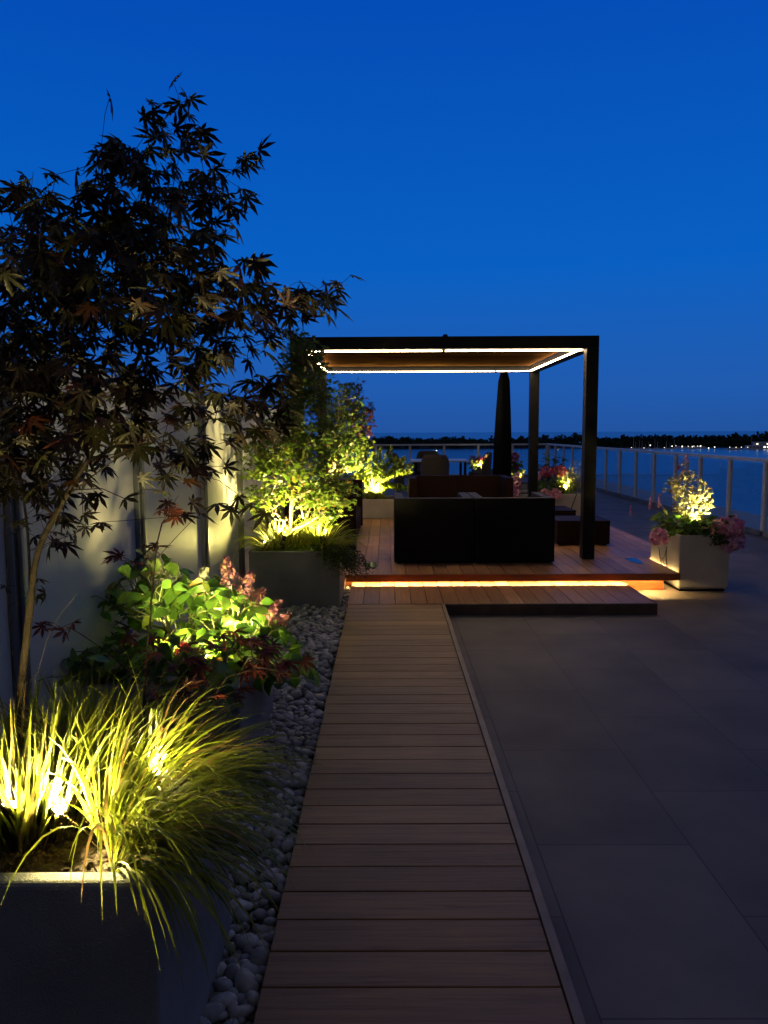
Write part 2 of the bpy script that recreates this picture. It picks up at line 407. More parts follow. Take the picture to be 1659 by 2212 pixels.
def branches(NA, par, r_tip=.0012, r_root=.03, sides=5, pw=.45):
    n = len(NA); w = np.zeros(n); kids = [[] for _ in range(n)]
    for i, p in enumerate(par):
        if p >= 0: kids[p].append(i)
    for i in range(n-1, -1, -1):
        if not kids[i]: w[i] = 1
        if par[i] >= 0: w[par[i]] += w[i]
    w0 = w[0]; rad = r_tip + (r_root-r_tip)*((w-1)/max(1, w0-1))**pw
    mb = MB(); stack = [(0, None)]
    while stack:
        s0, pre = stack.pop(); chain = [pre] if pre is not None else []; cur = s0
        while True:
            chain.append(cur)
            if not kids[cur]: break
            ks = sorted(kids[cur], key=lambda q: -w[q])
            for q in ks[1:]: stack.append((q, cur))
            cur = ks[0]
        if len(chain) > 1:
            rr = [float(rad[c]) for c in chain]
            if pre is not None: rr[0] = min(rr[0], rr[1]*1.3)
            mb.tube([NA[c] for c in chain], rr, sides if rr[0] > .004 else 3, cap=False)
    return mb
def sprays(clusters, k=7, sh=.055, sv=.014):
    out = []
    for c in clusters:
        n = max(1, round(c[4]/k)); cs = sample([(*c[:4], n, *c[5:])])
        for q in cs:
            m = random.randint(k-3, k+3); tl = np.array((random.gauss(0, .35), random.gauss(0, .35)))
            o = rng.normal(size=(m, 2))*sh
            out.append(q + np.c_[o, o@tl + rng.normal(size=m)*sv])
    return np.concatenate(out)
def sample(clusters):
    """clusters: (cx, cy, rx, ry, n, Y, dY) in plan units -> points"""
    out = []
    for cx, cy, rx, ry, n, Y, dY in clusters:
        for _ in range(int(n)):
            a = random.uniform(0, 2*PI); r = random.random()**.55
            out.append(P(cx+rx*r*math.cos(a), cy+ry*r*math.sin(a), Y+random.gauss(0, dY*.5)))
    return np.array([tuple(p) for p in out])
def leaves(pts, base, tpl, size, mat, parent, name='foliage', tilt=.55, droop=.35, per=1, jit=.0, svar=.25, outward=.6):
    pts = np.repeat(pts, per, axis=0); n = len(pts)
    if jit: pts = pts + rng.normal(size=(n, 3))*jit
    out = pts - base; out[:, 2] = 0; out = nrm(out)*outward
    D = out + rng.normal(size=(n, 3))*np.array((.8, .8, .35)); D[:, 2] -= droop
    Nn = np.array((0, 0, 1.)) + rng.normal(size=(n, 3))*tilt
    V, Q = place(tpl, pts, D, Nn, size*(1+rng.uniform(-svar, svar, n)))
    return np_mesh(name, V, Q, mat, parent)
def blades(base_pts, dirs, length, width, mat, parent, name='blade_tuft', seg=8, gravity=1.0, up=1.0, lean=.5):
    """arching grass blades"""
    n = len(base_pts); V = np.zeros((n, (seg+1)*2, 3)); L = length*rng.uniform(.55, 1.1, n); W = width*rng.uniform(.6, 1.2, n)
    d = nrm(np.c_[dirs[:, :2]*lean + rng.normal(size=(n, 2))*.18, np.full(n, up)]); p = base_pts.copy()
    g = gravity*rng.uniform(.6, 1.4, n)
    side = nrm(np.cross(d, np.array((0, 0, 1.)) + rng.normal(size=(n, 3))*.15)); tw = rng.normal(size=(n, 3))*.25
    side = nrm(side + tw)
    for i in range(seg+1):
        t = i/seg; w = W*(np.sin(PI*min(1, .12+t*.88))**.6 if t < 1 else .03)
        w = W*(.35+.65*min(1, t*3))*(1-t**3)+.0003
        V[:, 2*i] = p-side*w[:, None]*.5; V[:, 2*i+1] = p+side*w[:, None]*.5
        p = p + d*(L/seg)[:, None]
        d = d.copy(); d[:, 2] -= g*(.10+.34*t)*L/.45*(8/seg)*.9; d = nrm(d)
    Q = []
    for i in range(seg): Q.append((2*i, 2*i+1, 2*i+3, 2*i+2))
    Q = (np.array(Q)[None] + (np.arange(n)*(seg+1)*2)[:, None, None]).reshape(-1, 4)
    return np_mesh(name, V.reshape(-1, 3), Q, mat, parent)
def tuft(label, c, n, length, width, spread, bias=(0, 0), group=None, gravity=1.0, lean=.6, up=1.0, straw=True, mat='grass', biasw=1.0, name='ornamental_grass'):
    t = thing(name, label, 'grass clump', tuple(c), 0, group)
    a = rng.uniform(0, 2*PI, n); r = spread*np.sqrt(rng.uniform(0, 1, n))
    b = np.c_[np.cos(a)*r, np.sin(a)*r, np.zeros(n)]
    dr = np.c_[np.cos(a)*(.3+r/spread), np.sin(a)*(.3+r/spread)] + np.array(bias)*biasw
    blades(b, dr, length, width, M[mat], t, 'blade', gravity=gravity, lean=lean, up=up)
    if straw:
        k = n//3; a = rng.uniform(0, 2*PI, k); r = spread*1.2*np.sqrt(rng.uniform(0, 1, k))
        b = np.c_[np.cos(a)*r, np.sin(a)*r, np.zeros(k)]
        blades(b, np.c_[np.cos(a), np.sin(a)]+np.array(bias)*.3, length*.35, width*.4, M['straw'], t, 'dry_stalk', seg=4, gravity=.5, lean=.7, up=1)
    return t
def flower_ball(c, r, mat, parent, n=90, name='flower_head', psize=None, squash=(1, 1, .85)):
    d = nrm(rng.normal(size=(n, 3))); rad = r*rng.uniform(.72, 1, n)
    pts = np.array(c) + d*rad[:, None]*np.array(squash)
    t = nrm(np.cross(d, rng.normal(size=(n, 3)))+d*.5)
    V, Q = place(PETAL, pts, t, d+rng.normal(size=(n, 3))*.35, (psize or r*.55)*rng.uniform(.7, 1.2, n))
    return np_mesh(name, V, Q, M[mat], parent)
def panicle(c, L, r, d, mat, parent, n=130, name='flower_panicle', ps=.014):
    d = Vector(d).normalized(); a = d.orthogonal().normalized(); b = d.cross(a)
    pts = []; nn = []
    for _ in range(n):
        t = random.random()**.8; an = random.uniform(0, 2*PI); rr = r*(1-t*.75)*random.uniform(.6, 1.05)
        o = a*math.cos(an)+b*math.sin(an); pts.append(tuple(Vector(c)+d*L*t+o*rr)); nn.append(tuple(o+d*.3))
    pts = np.array(pts); nn = np.array(nn)
    V, Q = place(PETAL, pts, nrm(np.cross(nn, rng.normal(size=nn.shape))), nn+rng.normal(size=nn.shape)*.3, ps*rng.uniform(.7, 1.3, n))
    return np_mesh(name, V, Q, M[mat], parent)

def local(o, pts):
    """world -> the local space of an Empty that is only translated"""
    l = np.array(tuple(o.location)); return np.asarray(pts, float) - l
def plant(name, label, cat, base, limbs, clusters, tpl, size, lmat, bmat, r_root, step=.06, per=1, jit=0, group=None, tilt=.55, droop=.35, r_tip=.0012, pen=.25, trunk_name='trunk', fol_name='crown', outward=.6, every=1, pw=.45, spray=0):
    t = thing(name, label, cat, tuple(base), 0, group)
    tips = local(t, sprays(clusters, spray) if spray else sample(clusters)); limbs = [[Vector(p)-Vector(base) for p in L] for L in limbs]
    NA, par, tn = grow(tips[::every], limbs, step, pen)
    branches(NA, par, r_tip, r_root, pw=pw).build(trunk_name, M[bmat], t, smooth=True)
    leaves(tips, np.array(tuple(limbs[0][min(1, len(limbs[0])-1)])), tpl, size, M[lmat], t, fol_name, tilt, droop, per, jit, outward=outward)
    return t

# ================================================================== SETTING
X_WL, X_WR = -.358, .5125
Z_W, Z_D = .10, .21
RX, RY = 5.84, 28.0
# terrace paving
o = MB().box(-2.2, RX+1.1, -2.5, RY+.9, -.35, 0).build('paving', M['paver']); tag(o, kind='structure')
# a lower building block under the terrace
o = MB().box(-2.1, RX+1.0, -2.4, RY+.8, -28.3, -.354).build('building', plain('render_wall', (.3, .3, .3)))
tag(o, 'pale concrete block carrying the roof terrace over the lake shore', 'building')
o = MB().quad((-60000, -2000, -28.4), (60000, -2000, -28.4), (60000, 60000, -28.4), (-60000, 60000, -28.4)).build('water', M['sea']); tag(o, kind='structure')
# walkway: boards across, 150 mm pitch
mb = MB(); y = -1.0
k = 0
while y < 6.8-.02:
    y1 = min(y+.1445, 6.797)
    mb.box(X_WL+random.uniform(-.002, .002), X_WR-.034, y, y1, Z_W-.03, Z_W+random.uniform(-.0008, .0008)); y += .15
wk = mb.build('walkway', M['walk'], bevel=.003); tag(wk, kind='structure')
MB().box(X_WL+.01, X_WR-.04, -1, 6.79, .001, Z_W-.032).build('walkway_base', M['bark_dark'], wk)
MB().box(X_WR-.030, X_WR, -1, 6.797, .001, Z_W+.004).build('edge_trim', M['trim'], wk, bevel=.002)
# step: boards front to back
mb = MB(); x = X_WL-.01; 
while x < 2.40-.05:
    x1 = min(x+.140, 2.40); mb.box(x, x1, 6.803+(.0 if x > X_WR else .0), 7.83, Z_W-.028, Z_W+.002+random.uniform(-.0008, .0008)); x += .146
stp = mb.build('deck_step', M['deck'], bevel=.003); tag(stp, kind='structure')
mb = MB(); mb.box(X_WR+.004, 2.42, 6.780, 6.800, .001, Z_W+.001); mb.box(2.402, 2.422, 6.802, 7.83, .001, Z_W+.001)
mb.build('step_fascia', plain('dark_fascia', (.085, .055, .04), .6, noise=.3, nscale=9), stp, bevel=.002)
MB().box(X_WL+.01, 2.39, 6.82, 7.82, .001, Z_W-.03).build('step_base', M['black'], stp)
# upper deck
mb = MB(); x = -1.42; ys = [7.68, 8.63, 9.615, 10.60, 11.585, 12.76]
while x < 3.36:
    x1 = min(x+.1405, 3.37)
    for a, b_ in zip(ys[:-1], ys[1:]):
        xx1 = x1
        if b_ < 8.7 and x > 2.90: continue
        if b_ < 8.7 and x1 > 2.90: xx1 = 2.934
        if x < -1.22 and b_ < 8.7: continue
        mb.box(x, xx1, a+(0 if a == 7.68 else .003), b_-.003, Z_D-.028, Z_D+random.uniform(-.001, .001))
    x += .146
dk = mb.build('deck', M['deck'], bevel=.003); tag(dk, kind='structure')
mb = MB(); mb.box(-.42, 2.935, 7.658, 7.678, Z_D-.072, Z_D-.001); mb.box(2.937, 2.955, 7.66, 8.65, Z_D-.072, Z_D-.001); mb.box(2.957, 3.40, 8.652, 8.672, .002, Z_D-.001); mb.box(3.38, 3.40, 8.674, 12.76, .002, Z_D-.001)
mb.build('deck_fascia', M['fascia'], dk, bevel=.003)
mb = MB(); mb.box(-1.4, 2.86, 7.86, 12.75, .001, Z_D-.03)
mb.build('deck_riser', M['fascia'], dk)
MB().box(2.87, 3.36, 8.70, 12.75, .001, Z_D-.03).build('deck_base', M['fascia'], dk)
# led strip tucked behind the front fascia
mb = MB(); mb.quad((-.36, 7.722, Z_D-.046), (2.86, 7.722, Z_D-.046), (2.86, 7.734, Z_D-.046), (-.36, 7.734, Z_D-.046))
mb.build('light_strip', M['led_deck'], dk)
mb = MB(); mb.quad((2.958, 7.775, Z_D-.03), (2.971, 7.775, Z_D-.03), (2.971, 8.64, Z_D-.03), (2.958, 8.64, Z_D-.03))
mb.build('light_strip', M['led_gap'], dk)
# boards seal above the strip
MB().box(-.4, 2.86, 7.69, 7.85, Z_D-.044, Z_D-.0295).build('strip_carrier', M['fascia'], dk)
# outer ledge and kerb beyond the railing
o = MB().box(RX+.06, RX+1.1, 2, RY+.9, .002, .07).build('roof_ledge', plain('pale_ledge', (.42, .44, .46), .6)); tag(o, kind='structure')
o = MB().box(-2.2, RX+.055, RY+.06, RY+.9, .002, .07).build('roof_ledge', M['planter_warm']); tag(o, kind='structure')

# pebbles
def pebbles():
    import bmesh
    bm = bmesh.new(); bmesh.ops.create_icosphere(bm, subdivisions=2, radius=1)
    V = np.array([tuple(v.co) for v in bm.verts]); F = np.array([[v.index for v in f.verts] for f in bm.faces]); bm.free()
    VV = []; FF = []; n = 0; pl = []
    def free(x, y, z, r):
        for (px, py, pz, pr) in pl[-700:]:
            if abs(px-x) < .12 and abs(py-y) < .12 and (px-x)**2+(py-y)**2+(pz-z)**2 < ((pr+r)*.70)**2: return False
        return True
    def inside(x, y):
        if x > X_WL-.012 or x < -1.40: return False
        if x < -.515 and y < 2.33: return False
        if x < -.665 and 3.34 < y < 4.30: return False
        if y > 6.88: return x > -.43 and y < 7.84
        return True
    for zl, cnt in ((.018, 5200), (.045, 6500)):
        for _ in range(cnt):
            y = 1.1 + 6.7*random.random()**1.15; xl = -1.4 if (2.3 < y < 3.4 or 4.3 < y < 6.9) else -.70
            x = random.uniform(xl, X_WL)
            if x < -.95 and random.random() < .6: continue
            if not inside(x, y): continue
            r = random.choice((.018, .023, .028, .034))*random.uniform(.85, 1.15)
            if x > X_WL-r*.9: continue
            if not free(x, y, zl, r): continue
            pl.append((x, y, zl, r))
    for x, y, z, r in pl:
        s = np.array((random.uniform(1.0, 1.5), random.uniform(.8, 1.1), random.uniform(.5, .75)))*r
        ph = rng.uniform(0, 6, 3); v = V*(1+.10*np.sin(2.3*V[:, [1, 2, 0]]+ph))
        m = np.array(Euler((random.uniform(-.5, .5), random.uniform(-.5, .5), random.uniform(0, 6.3))).to_matrix())
        VV.append((v*s)@m.T + np.array((x, y, z+random.uniform(0, .012)))); FF.append(F+n); n += len(V)
    o = np_mesh('pebbles', np.concatenate(VV), np.concatenate(FF), M['pebble'], smooth=True)
    tag(o, 'grey river pebbles filling the strip between planters and walkway', 'pebbles', kind='stuff')
    print('pebbles', len(pl))
pebbles()

# planters -----------------------------------------------------------
def planter(label, x0, x1, y0, y1, z0, z1, mat='planter', wall=.05, soil=.05, bev=.012, group='grey planter boxes along the terrace'):
    c = ((x0+x1)/2, (y0+y1)/2, z0)
    t = thing('planter_box', label, 'planter', c, 0, group); w = (x1-x0)/2; d = (y1-y0)/2; h = z1-z0
    mb = MB(); v = []
    rings = [(-w+.02, -d+.02, 0), (-w, -d, .02), (-w, -d, h), (-w+wall, -d+wall, h), (-w+wall, -d+wall, h-soil-.12)]
    for a, b_, z in rings: v += [(a, b_, z), (-a, b_, z), (-a, -b_, z), (a, -b_, z)]
    mb.v = v; mb.f = [(3, 2, 1, 0), (16, 17, 18, 19)]
    for i in range(4):
        for k in range(4):
            a = i*4+k; b2 = i*4+(k+1) % 4; mb.f.append((a, b2, b2+4, a+4))
    mb.build('box', M[mat], t, bevel=bev, seg=3)
    # soil
    n = 40; V = []; Q = []
    for j in range(n+1):
        for i in range(n+1):
            V.append(((i/n*2-1)*(w-wall+.004), (j/n*2-1)*(d-wall+.004), h-soil+random.uniform(-.008, .012)+.01*math.sin(i*.9)*math.cos(j*.7)))
    for j in range(n):
        for i in range(n): a = j*(n+1)+i; Q.append((a, a+1, a+n+2, a+n+1))
    SV, SQ = np.array(V), np.array(Q)
    # bark chips
    k = int(900*(x1-x0)*(y1-y0)); pts = np.c_[rng.uniform(-w+wall, w-wall, k), rng.uniform(-d+wall, d-wall, k), np.full(k, h-soil+.008)]
    V, Q = place((np.array([(0, 0, 0), (.35, .5, .05), (0, 1, 0), (-.3, .4, .08)], float), PETAL[1]), pts, rng.normal(size=(k, 3))*np.array((1, 1, .2)), np.array((0, 0, 1.))+rng.normal(size=(k, 3))*.5, rng.uniform(.015, .04, k))
    np_mesh('soil', np.concatenate([SV, V]), np.concatenate([SQ, Q+len(SV)]), M['soil'], t)
    return t
planter('large grey planter with rounded rim and arching grass beside the start of the walkway', -1.32, -.51, 1.57, 2.33, .0, .67, bev=.03, wall=.055)
planter('grey planter full of hydrangeas behind the grass planter', -1.42, -.665, 3.34, 4.30, .0, .51)
planter('square grey planter with a spotlit small tree beside the wooden step', -1.262, -.436, 6.89, 7.76, .0, .570)
planter('pale square planter with pink blooms at the right end of the deck', 2.975, 3.485, 7.76, 8.62, .022, .58, mat='planter_warm')
MB().box(3.0, 3.46, 7.79, 8.59, .001, .021).build('planter_feet', M['black'], children(bpy.data.objects['planter_box.003'])[0].parent).location = (-3.23, -8.19, -.022)
planter('low warm grey planter with feathery shrub behind the two black armchairs', -.62, .26, 12.80, 13.6, .0, .53, mat='planter_warm')
planter('warm grey planter behind the long sofa and the pergola post', -1.75, -.68, 12.82, 13.9, .0, .56, mat='planter_warm')
planter('pale planter with pink mopheads and silvery sprigs behind the pergola', 2.10, 3.27, 12.80, 13.7, .0, .60, mat='planter_warm')
planter('grey planter with pink blooms just right of the closed parasol', 2.30, 3.3, 15.2, 16.0, .0, .60)
planter('grey planter with red and yellow bedding flowers beside the dining table', 2.2, 3.0, 19.4, 20.1, .0, .68)

# frosted glass screen on the left -----------------------------------
XS = -1.47
sc = thing('privacy_screen', 'tall frosted glass screen with metal posts behind the left planters', 'glass screen', (XS, 0, 0))
posts = [-.2, 1.4, 2.96, 4.48, 6.05, 7.55, 9.0, 10.45, 11.9]
for a in posts:
    mb = MB(); mb.box(-.055, .03, a-.04, a+.04, .01, 1.99); mb.box(.031, .05, a-.012, a+.012, .01, 1.985)
    mb.build('post', M['alu_dark'], sc, bevel=.004)
for a, b_ in zip(posts[:-1], posts[1:]):
    MB().box(-.012, .0, a+.045, b_-.045, .06, 1.95).build('glass_panel', M['frost'], sc)
mb = MB(); mb.box(-.03, .012, -.2, 11.9, 0.005, .055); mb.build('bottom_rail', M['alu_dark'], sc, bevel=.003)

# railings ------------------------------------------------------------
def railing(label, n, p0, step, along, base):
    t = thing('glass_railing', label, 'railing', base)
    ax = (0, 1) if along == 'y' else (1, 0)
    def bx(mb, a0, a1, w, z0, z1, off=0):
        if along == 'y': mb.box(off-w/2, off+w/2, a0, a1, z0, z1)
        else: mb.box(a0, a1, off-w/2, off+w/2, z0, z1)
        return mb
    for i in range(n+1):
        a = p0+i*step
        mb = MB(); bx(mb, a-.042, a+.042, .06, .0, 1.15); mb.build('post', M['alu'], t, bevel=.004)
    for i in range(n):
        a = p0+i*step
        bx(MB(), a+.048, a+step-.048, .010, .10, 1.13).build('glass_panel', M['glass'], t)
    bx(MB(), p0-.03, p0+n*step+.03, .075, 1.152, 1.212).build('top_rail', M['alu'], t, bevel=.006)
    bx(MB(), p0, p0+n*step, .06, .001, .09, .0).build('base_rail', M['planter'], t, bevel=.004)
    return t
railing('white glass railing running along the right side above the lake', 19, RY-19*1.24, 1.24, 'y', (RX, 0, 0))
railing('white glass railing across the far end of the terrace behind the dining table', 7, RX-.05-7*1.24, 1.24, 'x', (0, RY, 0))

# pergola --------------------------------------------------------------
PX0, PX1, PY0, PY1 = -1.06, 2.32, 8.54, 11.97
ZT = Z_D+2.47; ZB = ZT-.135; BW = .134
pg = thing('pergola', 'black metal pergola with closed roof louvres and warm light strips', 'pergola', (PX0, PY0, Z_D+.001))
def pb(name, x0, x1, y0, y1, z0, z1, mat='black', bev=.004):
    return MB().box(x0-PX0, x1-PX0, y0-PY0, y1-PY0, z0-Z_D-.001, z1-Z_D-.001).build(name, M[mat], pg, bevel=bev)
for x in (PX0, PX1-BW):
    for y in (PY0, PY1-BW):
        pb('post', x, x+BW, y, y+BW, Z_D+.001, ZB-.001)
pb('beam', PX0, PX1, PY0, PY0+BW, ZB, ZT); pb('beam', PX0, PX1, PY1-BW, PY1, ZB, ZT)
pb('beam', PX0, PX0+BW, PY0+BW+.001, PY1-BW-.001, ZB, ZT-.002); pb('beam', PX1-BW, PX1, PY0+BW+.001, PY1-BW-.001, ZB, ZT-.002)
mb = MB(); y = PY0+BW+.01; 
while y < PY1-BW-.15:
    mb.box(BW+.03, PX1-PX0-BW-.03, y-PY0, y+.155-PY0, ZB+.085-Z_D, ZB+.10-Z_D); y += .162
mb.build('louvre_roof', M['ceiling'], pg, bevel=.003)
lw = .032
def strip(x0, x1, y0, y1, dz=0):
    o = pb('light_strip', x0, x1, y0, y1, ZB+.006+dz, ZB+.013+dz, 'led', 0)
strip(PX0+BW+.02, (PX0+PX1)/2-.02, PY0+BW-lw, PY0+BW-.001, -.020); strip((PX0+PX1)/2+.02, PX1-BW-.02, PY0+BW-lw, PY0+BW-.001, -.020)
strip(PX0+BW+.02, PX1-BW-.55, PY1-BW-lw, PY1-BW-.002); strip(PX1-BW-.52, PX1-BW-.02, PY1-BW-lw, PY1-BW-.002)
strip(PX0+BW+.002, PX0+BW+lw, PY0+BW+.02, PY1-BW-.02); strip(PX1-BW-lw, PX1-BW-.002, PY0+BW+.02, PY1-BW-.02)
pc = P(962, 735, PY0+.06)
mb = MB(); mb.lathe([(.03, 0), (.03, .012), (.02, .026), (.008, .03)], 14, (pc.x-PX0, .07, ZT+.001-Z_D)); mb.build('rain_sensor', M['black'], pg, smooth=True)

# wicker furniture -------------------------------------------------------
def armchair(loc, label, w=.86, d=.86, rz=0, mat='wicker_black'):
    t = thing('wicker_armchair', label, 'armchair', loc, rz, 'black wicker armchairs under the pergola')
    h = .715; aw = .105                # back at y=0, opens towards +y
    m_ = M[mat]
    MB().box(0, w, 0, .105, .015, h).build('backrest', m_, t, bevel=.008)
    for x in (0, w-aw): MB().box(x, x+aw, .107, d, .015, h-.003).build('arm', m_, t, bevel=.008)
    MB().box(aw+.002, w-aw-.002, .107, d-.02, .03, .33).build('seat', m_, t, bevel=.008)
    for x in (.03, w-.08):
        for y in (.03, d-.08): MB().box(x, x+.05, y, y+.05, 0, .0145).build('foot', M['black'], t)
    return t
armchair((.075, 8.30, Z_D+.001), 'black wicker armchair seen from behind, the one nearer the spotlit planter', .865)
armchair((.952, 8.30, Z_D+.001), 'black wicker armchair seen from behind, the one beside the ottomans', .868)
def sofa(loc, w, d, rz, label, aw=.12):
    t = thing('wicker_sofa', label, 'sofa', loc, rz, None); h = .72; m_ = M['wicker_brown']
    MB().box(0, w/2-.004, 0, .11, .015, h).build('backrest', m_, t, bevel=.008); MB().box(w/2+.004, w, 0, .11, .015, h).build('backrest', m_, t, bevel=.008)
    for x in (0, w-aw): MB().box(x, x+aw, .112, d, .015, h-.003).build('arm', m_, t, bevel=.008)
    MB().box(aw+.002, w-aw-.002, .112, d-.02, .03, .30).build('seat', m_, t, bevel=.008)
    for x in (.03, w-.08):
        for y in (.03, d-.08): MB().box(x, x+.05, y, y+.05, 0, .0145).build('foot', M['black'], t)
    return t
sofa((1.96, 12.74, Z_D+.001), 1.62, .80, PI, 'brown wicker two seat sofa facing the camera beyond the armchairs')
sofa((-1.25, 11.75, Z_D+.001), 2.51, .87, -PI/2, 'long dark wicker sofa seen end on, between pergola post and lit planter')
def ottoman(loc, w, d, label):
    t = thing('wicker_ottoman', label, 'ottoman', loc, 0, 'low wicker ottomans beside the armchairs')
    MB().box(0, w, 0, d, .02, .29).build('body', M['wicker_brown'], t, bevel=.008)
    MB().box(-.004, w+.004, -.004, d+.004, .2905, .317).build('top', M['wicker_tan'] if False else M['wicker_brown'], t, bevel=.006)
    for x in (.03, w-.08):
        for y in (.03, d-.08): MB().box(x, x+.05, y, y+.05, 0, .0195).build('foot', M['black'], t)
    return t
ottoman((2.13, 9.57, Z_D+.001), .66, .6, 'low brown wicker ottoman right behind the front pergola post')
ottoman((1.95, 10.83, Z_D+.001), .72, .72, 'dark low ottoman half hidden behind the armchair and nearer planter')

# dining set on its own low platform
o = MB().box(.3, 3.6, 16.7, 22.2, .001, .21).build('dining_platform', M['paver']); tag(o, kind='structure')
def dining_chair(loc, rz, label):
    t = thing('dining_chair', label, 'chair', loc, rz, 'high backed tan wicker chairs around the dining table'); m_ = M['wicker_tan']
    # curved shell back, faces +y
    n = 18; V = []; Q = []; rows = 10
    for j in range(rows+1):
        z = .12+.80*j/rows
        for i in range(n+1):
            a = PI + (i/n)*PI; hgt = .92 - .28*abs(math.cos(a))**9
            zz = .12 + (hgt-.12)*j/rows; rr = .30+.04*j/rows
            V.append((math.cos(a)*rr, math.sin(a)*rr*.85-.02*j/rows, zz))
    for j in range(rows):
        for i in range(n): a = j*(n+1)+i; Q.append((a, a+1, a+n+2, a+n+1))
    ob = np_mesh('backrest', V, Q, m_, t, smooth=True); md = ob.modifiers.new('s', 'SOLIDIFY'); md.thickness = .03
    MB().lathe([(.27, .36), (.285, .39), (.27, .43)], 24).build('seat', m_, t, smooth=True)
    for x in (-.2, .2):
        for y in (-.18, .18): MB().tube([(x, y, 0), (x*.95, y*.95, .37)], [.016, .022], 8).build('leg', M['black'], t)
    return t
dining_chair((P(939, 1000, 17.6).x, 17.6, Z_D+.001), 0, 'tan wicker dining chair with its back to the camera, in front of the table')
dining_chair((1.12, 21.0, Z_D+.001), PI, 'tan wicker dining chair on the far side of the table')
dining_chair((2.32, 19.3, Z_D+.001), PI/2, 'tan wicker dining chair at the table end beside the red flowers')
dining_chair((.42, 19.3, Z_D+.001), -PI/2, 'tan wicker dining chair at the table end beside the feathery shrub')
t = thing('dining_table', 'pale rectangular dining table between the tan wicker chairs', 'table', (1.30, 19.35, Z_D+.001))
MB().box(-.72, .72, -.7, .7, .705, .74).build('tabletop', M['alu'], t, bevel=.006)
for x in (-.6, .6):
    for y in (-.58, .58): MB().box(x-.03, x+.03, y-.03, y+.03, 0, .704).build('leg', M['black'], t, bevel=.003)
# closed parasol
t = thing('closed_parasol', 'tall closed black parasol in its cover behind the pergola', 'parasol', (2.21, 14.8, .001))
mb = MB(); n = 24; V = []
prof = [(.05, .62), (.145, .68), (.16, .95), (.15, 1.5), (.13, 2.1), (.105, 2.6), (.06, 2.78), (.02, 2.82)]
for r, z in prof:
    for k in range(n):
        a = 2*PI*k/n; rr = r*(1+.13*math.cos(4*a+z)); mb.v.append((rr*math.cos(a)+.02*(z-1)*.5, rr*math.sin(a), z))
for i in range(len(prof)-1):
    for k in range(n): a = i*n+k; b_ = i*n+(k+1) % n; mb.f.append((a, b_, b_+n, a+n))
mb.f += [tuple(range(n-1, -1, -1)), tuple((len(prof)-1)*n+k for k in range(n))]
mb.build('cover', M['parasol'], t, smooth=True)
MB().tube([(0, 0, .06), (0, 0, .7)], .028, 12).build('pole', M['black'], t)
MB().lathe([(.28, 0), (.28, .045), (.24, .06), (.04, .062)], 28).build('base', M['black'], t)

# puddles on the deck boards
def puddle(x, y, rx, ry, label):
    pts = []; n = 28
    for k in range(n):
        a = 2*PI*k/n; r = 1+.16*math.sin(3*a+x*9)+.09*math.sin(5*a+y)
        pts.append((max(-rx, min(rx, rx*1.15*r*math.cos(a))), max(-ry, min(ry, ry*r*math.sin(a)))))
    o = MB().prism(pts, 0, .0025).build('puddle', M['puddle']); o.location = (x, y, Z_D+.0015); tag(o, label, 'puddle', 'small puddles standing on the deck boards')
for k, (px, py, lb) in enumerate([(757, 1221, 'dark round puddle on the deck board next to the spotlit planter'), (789, 1221, 'puddle mirroring lit leaves on the deck before the armchair'), (1363, 1211, 'puddle mirroring the sky on the deck by the right planter')]):
    q = Pz(px, py, Z_D+.002)
    bi = round((q.x+1.42-.070)/.146)*.146-1.42+.070
    puddle(bi, min(max(q.y, 8.12), 8.42) if k < 2 else q.y, .066, .20, lb)

# spotlights ---------------------------------------------------------------
def spot(loc, aim, power, label, col=(1, .80, .30), cone=130, blend=.5, size=.025):
    t = thing('garden_spotlight', label, 'spotlight', tuple(loc), 0, 'small spotlights lighting the planters')
    power *= 8
    cone = max(cone, 130)
    d = (Vector(aim)-Vector(loc)-Vector((0, 0, .06))).normalized(); q = d.to_track_quat('Z', 'Y')
    h = .095
    MB().lathe([(.014, -.055), (.024, -.045), (.026, .02), (.030, .03), (.030, .036), (.024, .036), (.022, .026)], 16).build('lamp_head', M['lamp_body'], t, smooth=True)
    l = MB().lathe([(.0225, .0275), (.0225, .0285)], 16).build('lens', M['lens'], t)
    MB().tube([(0, 0, -h), (0, 0, -.03)], .007, 8).build('stake', M['lamp_body'], t)
    ch = children(t)
    hd = [c for c in ch if c.name.startswith('lamp_head')][0]; ch.remove(l)
    for c in ch:
        c.location = (0, 0, h)
        if not c.name.startswith('stake'): c.rotation_mode = 'QUATERNION'; c.rotation_quaternion = q
    l.parent = hd
    ld = bpy.data.lights.new('spot', 'SPOT'); ld.energy = power; ld.color = col; ld.spot_size = R(cone); ld.spot_blend = blend; ld.shadow_soft_size = size
    lo = bpy.data.objects.new('lamp', ld); link(lo); lo.parent = t
    lo.location = Vector((0, 0, h)) + d*.045; lo.rotation_mode = 'QUATERNION'; lo.rotation_quaternion = d.to_track_quat('-Z', 'Y')
    return t

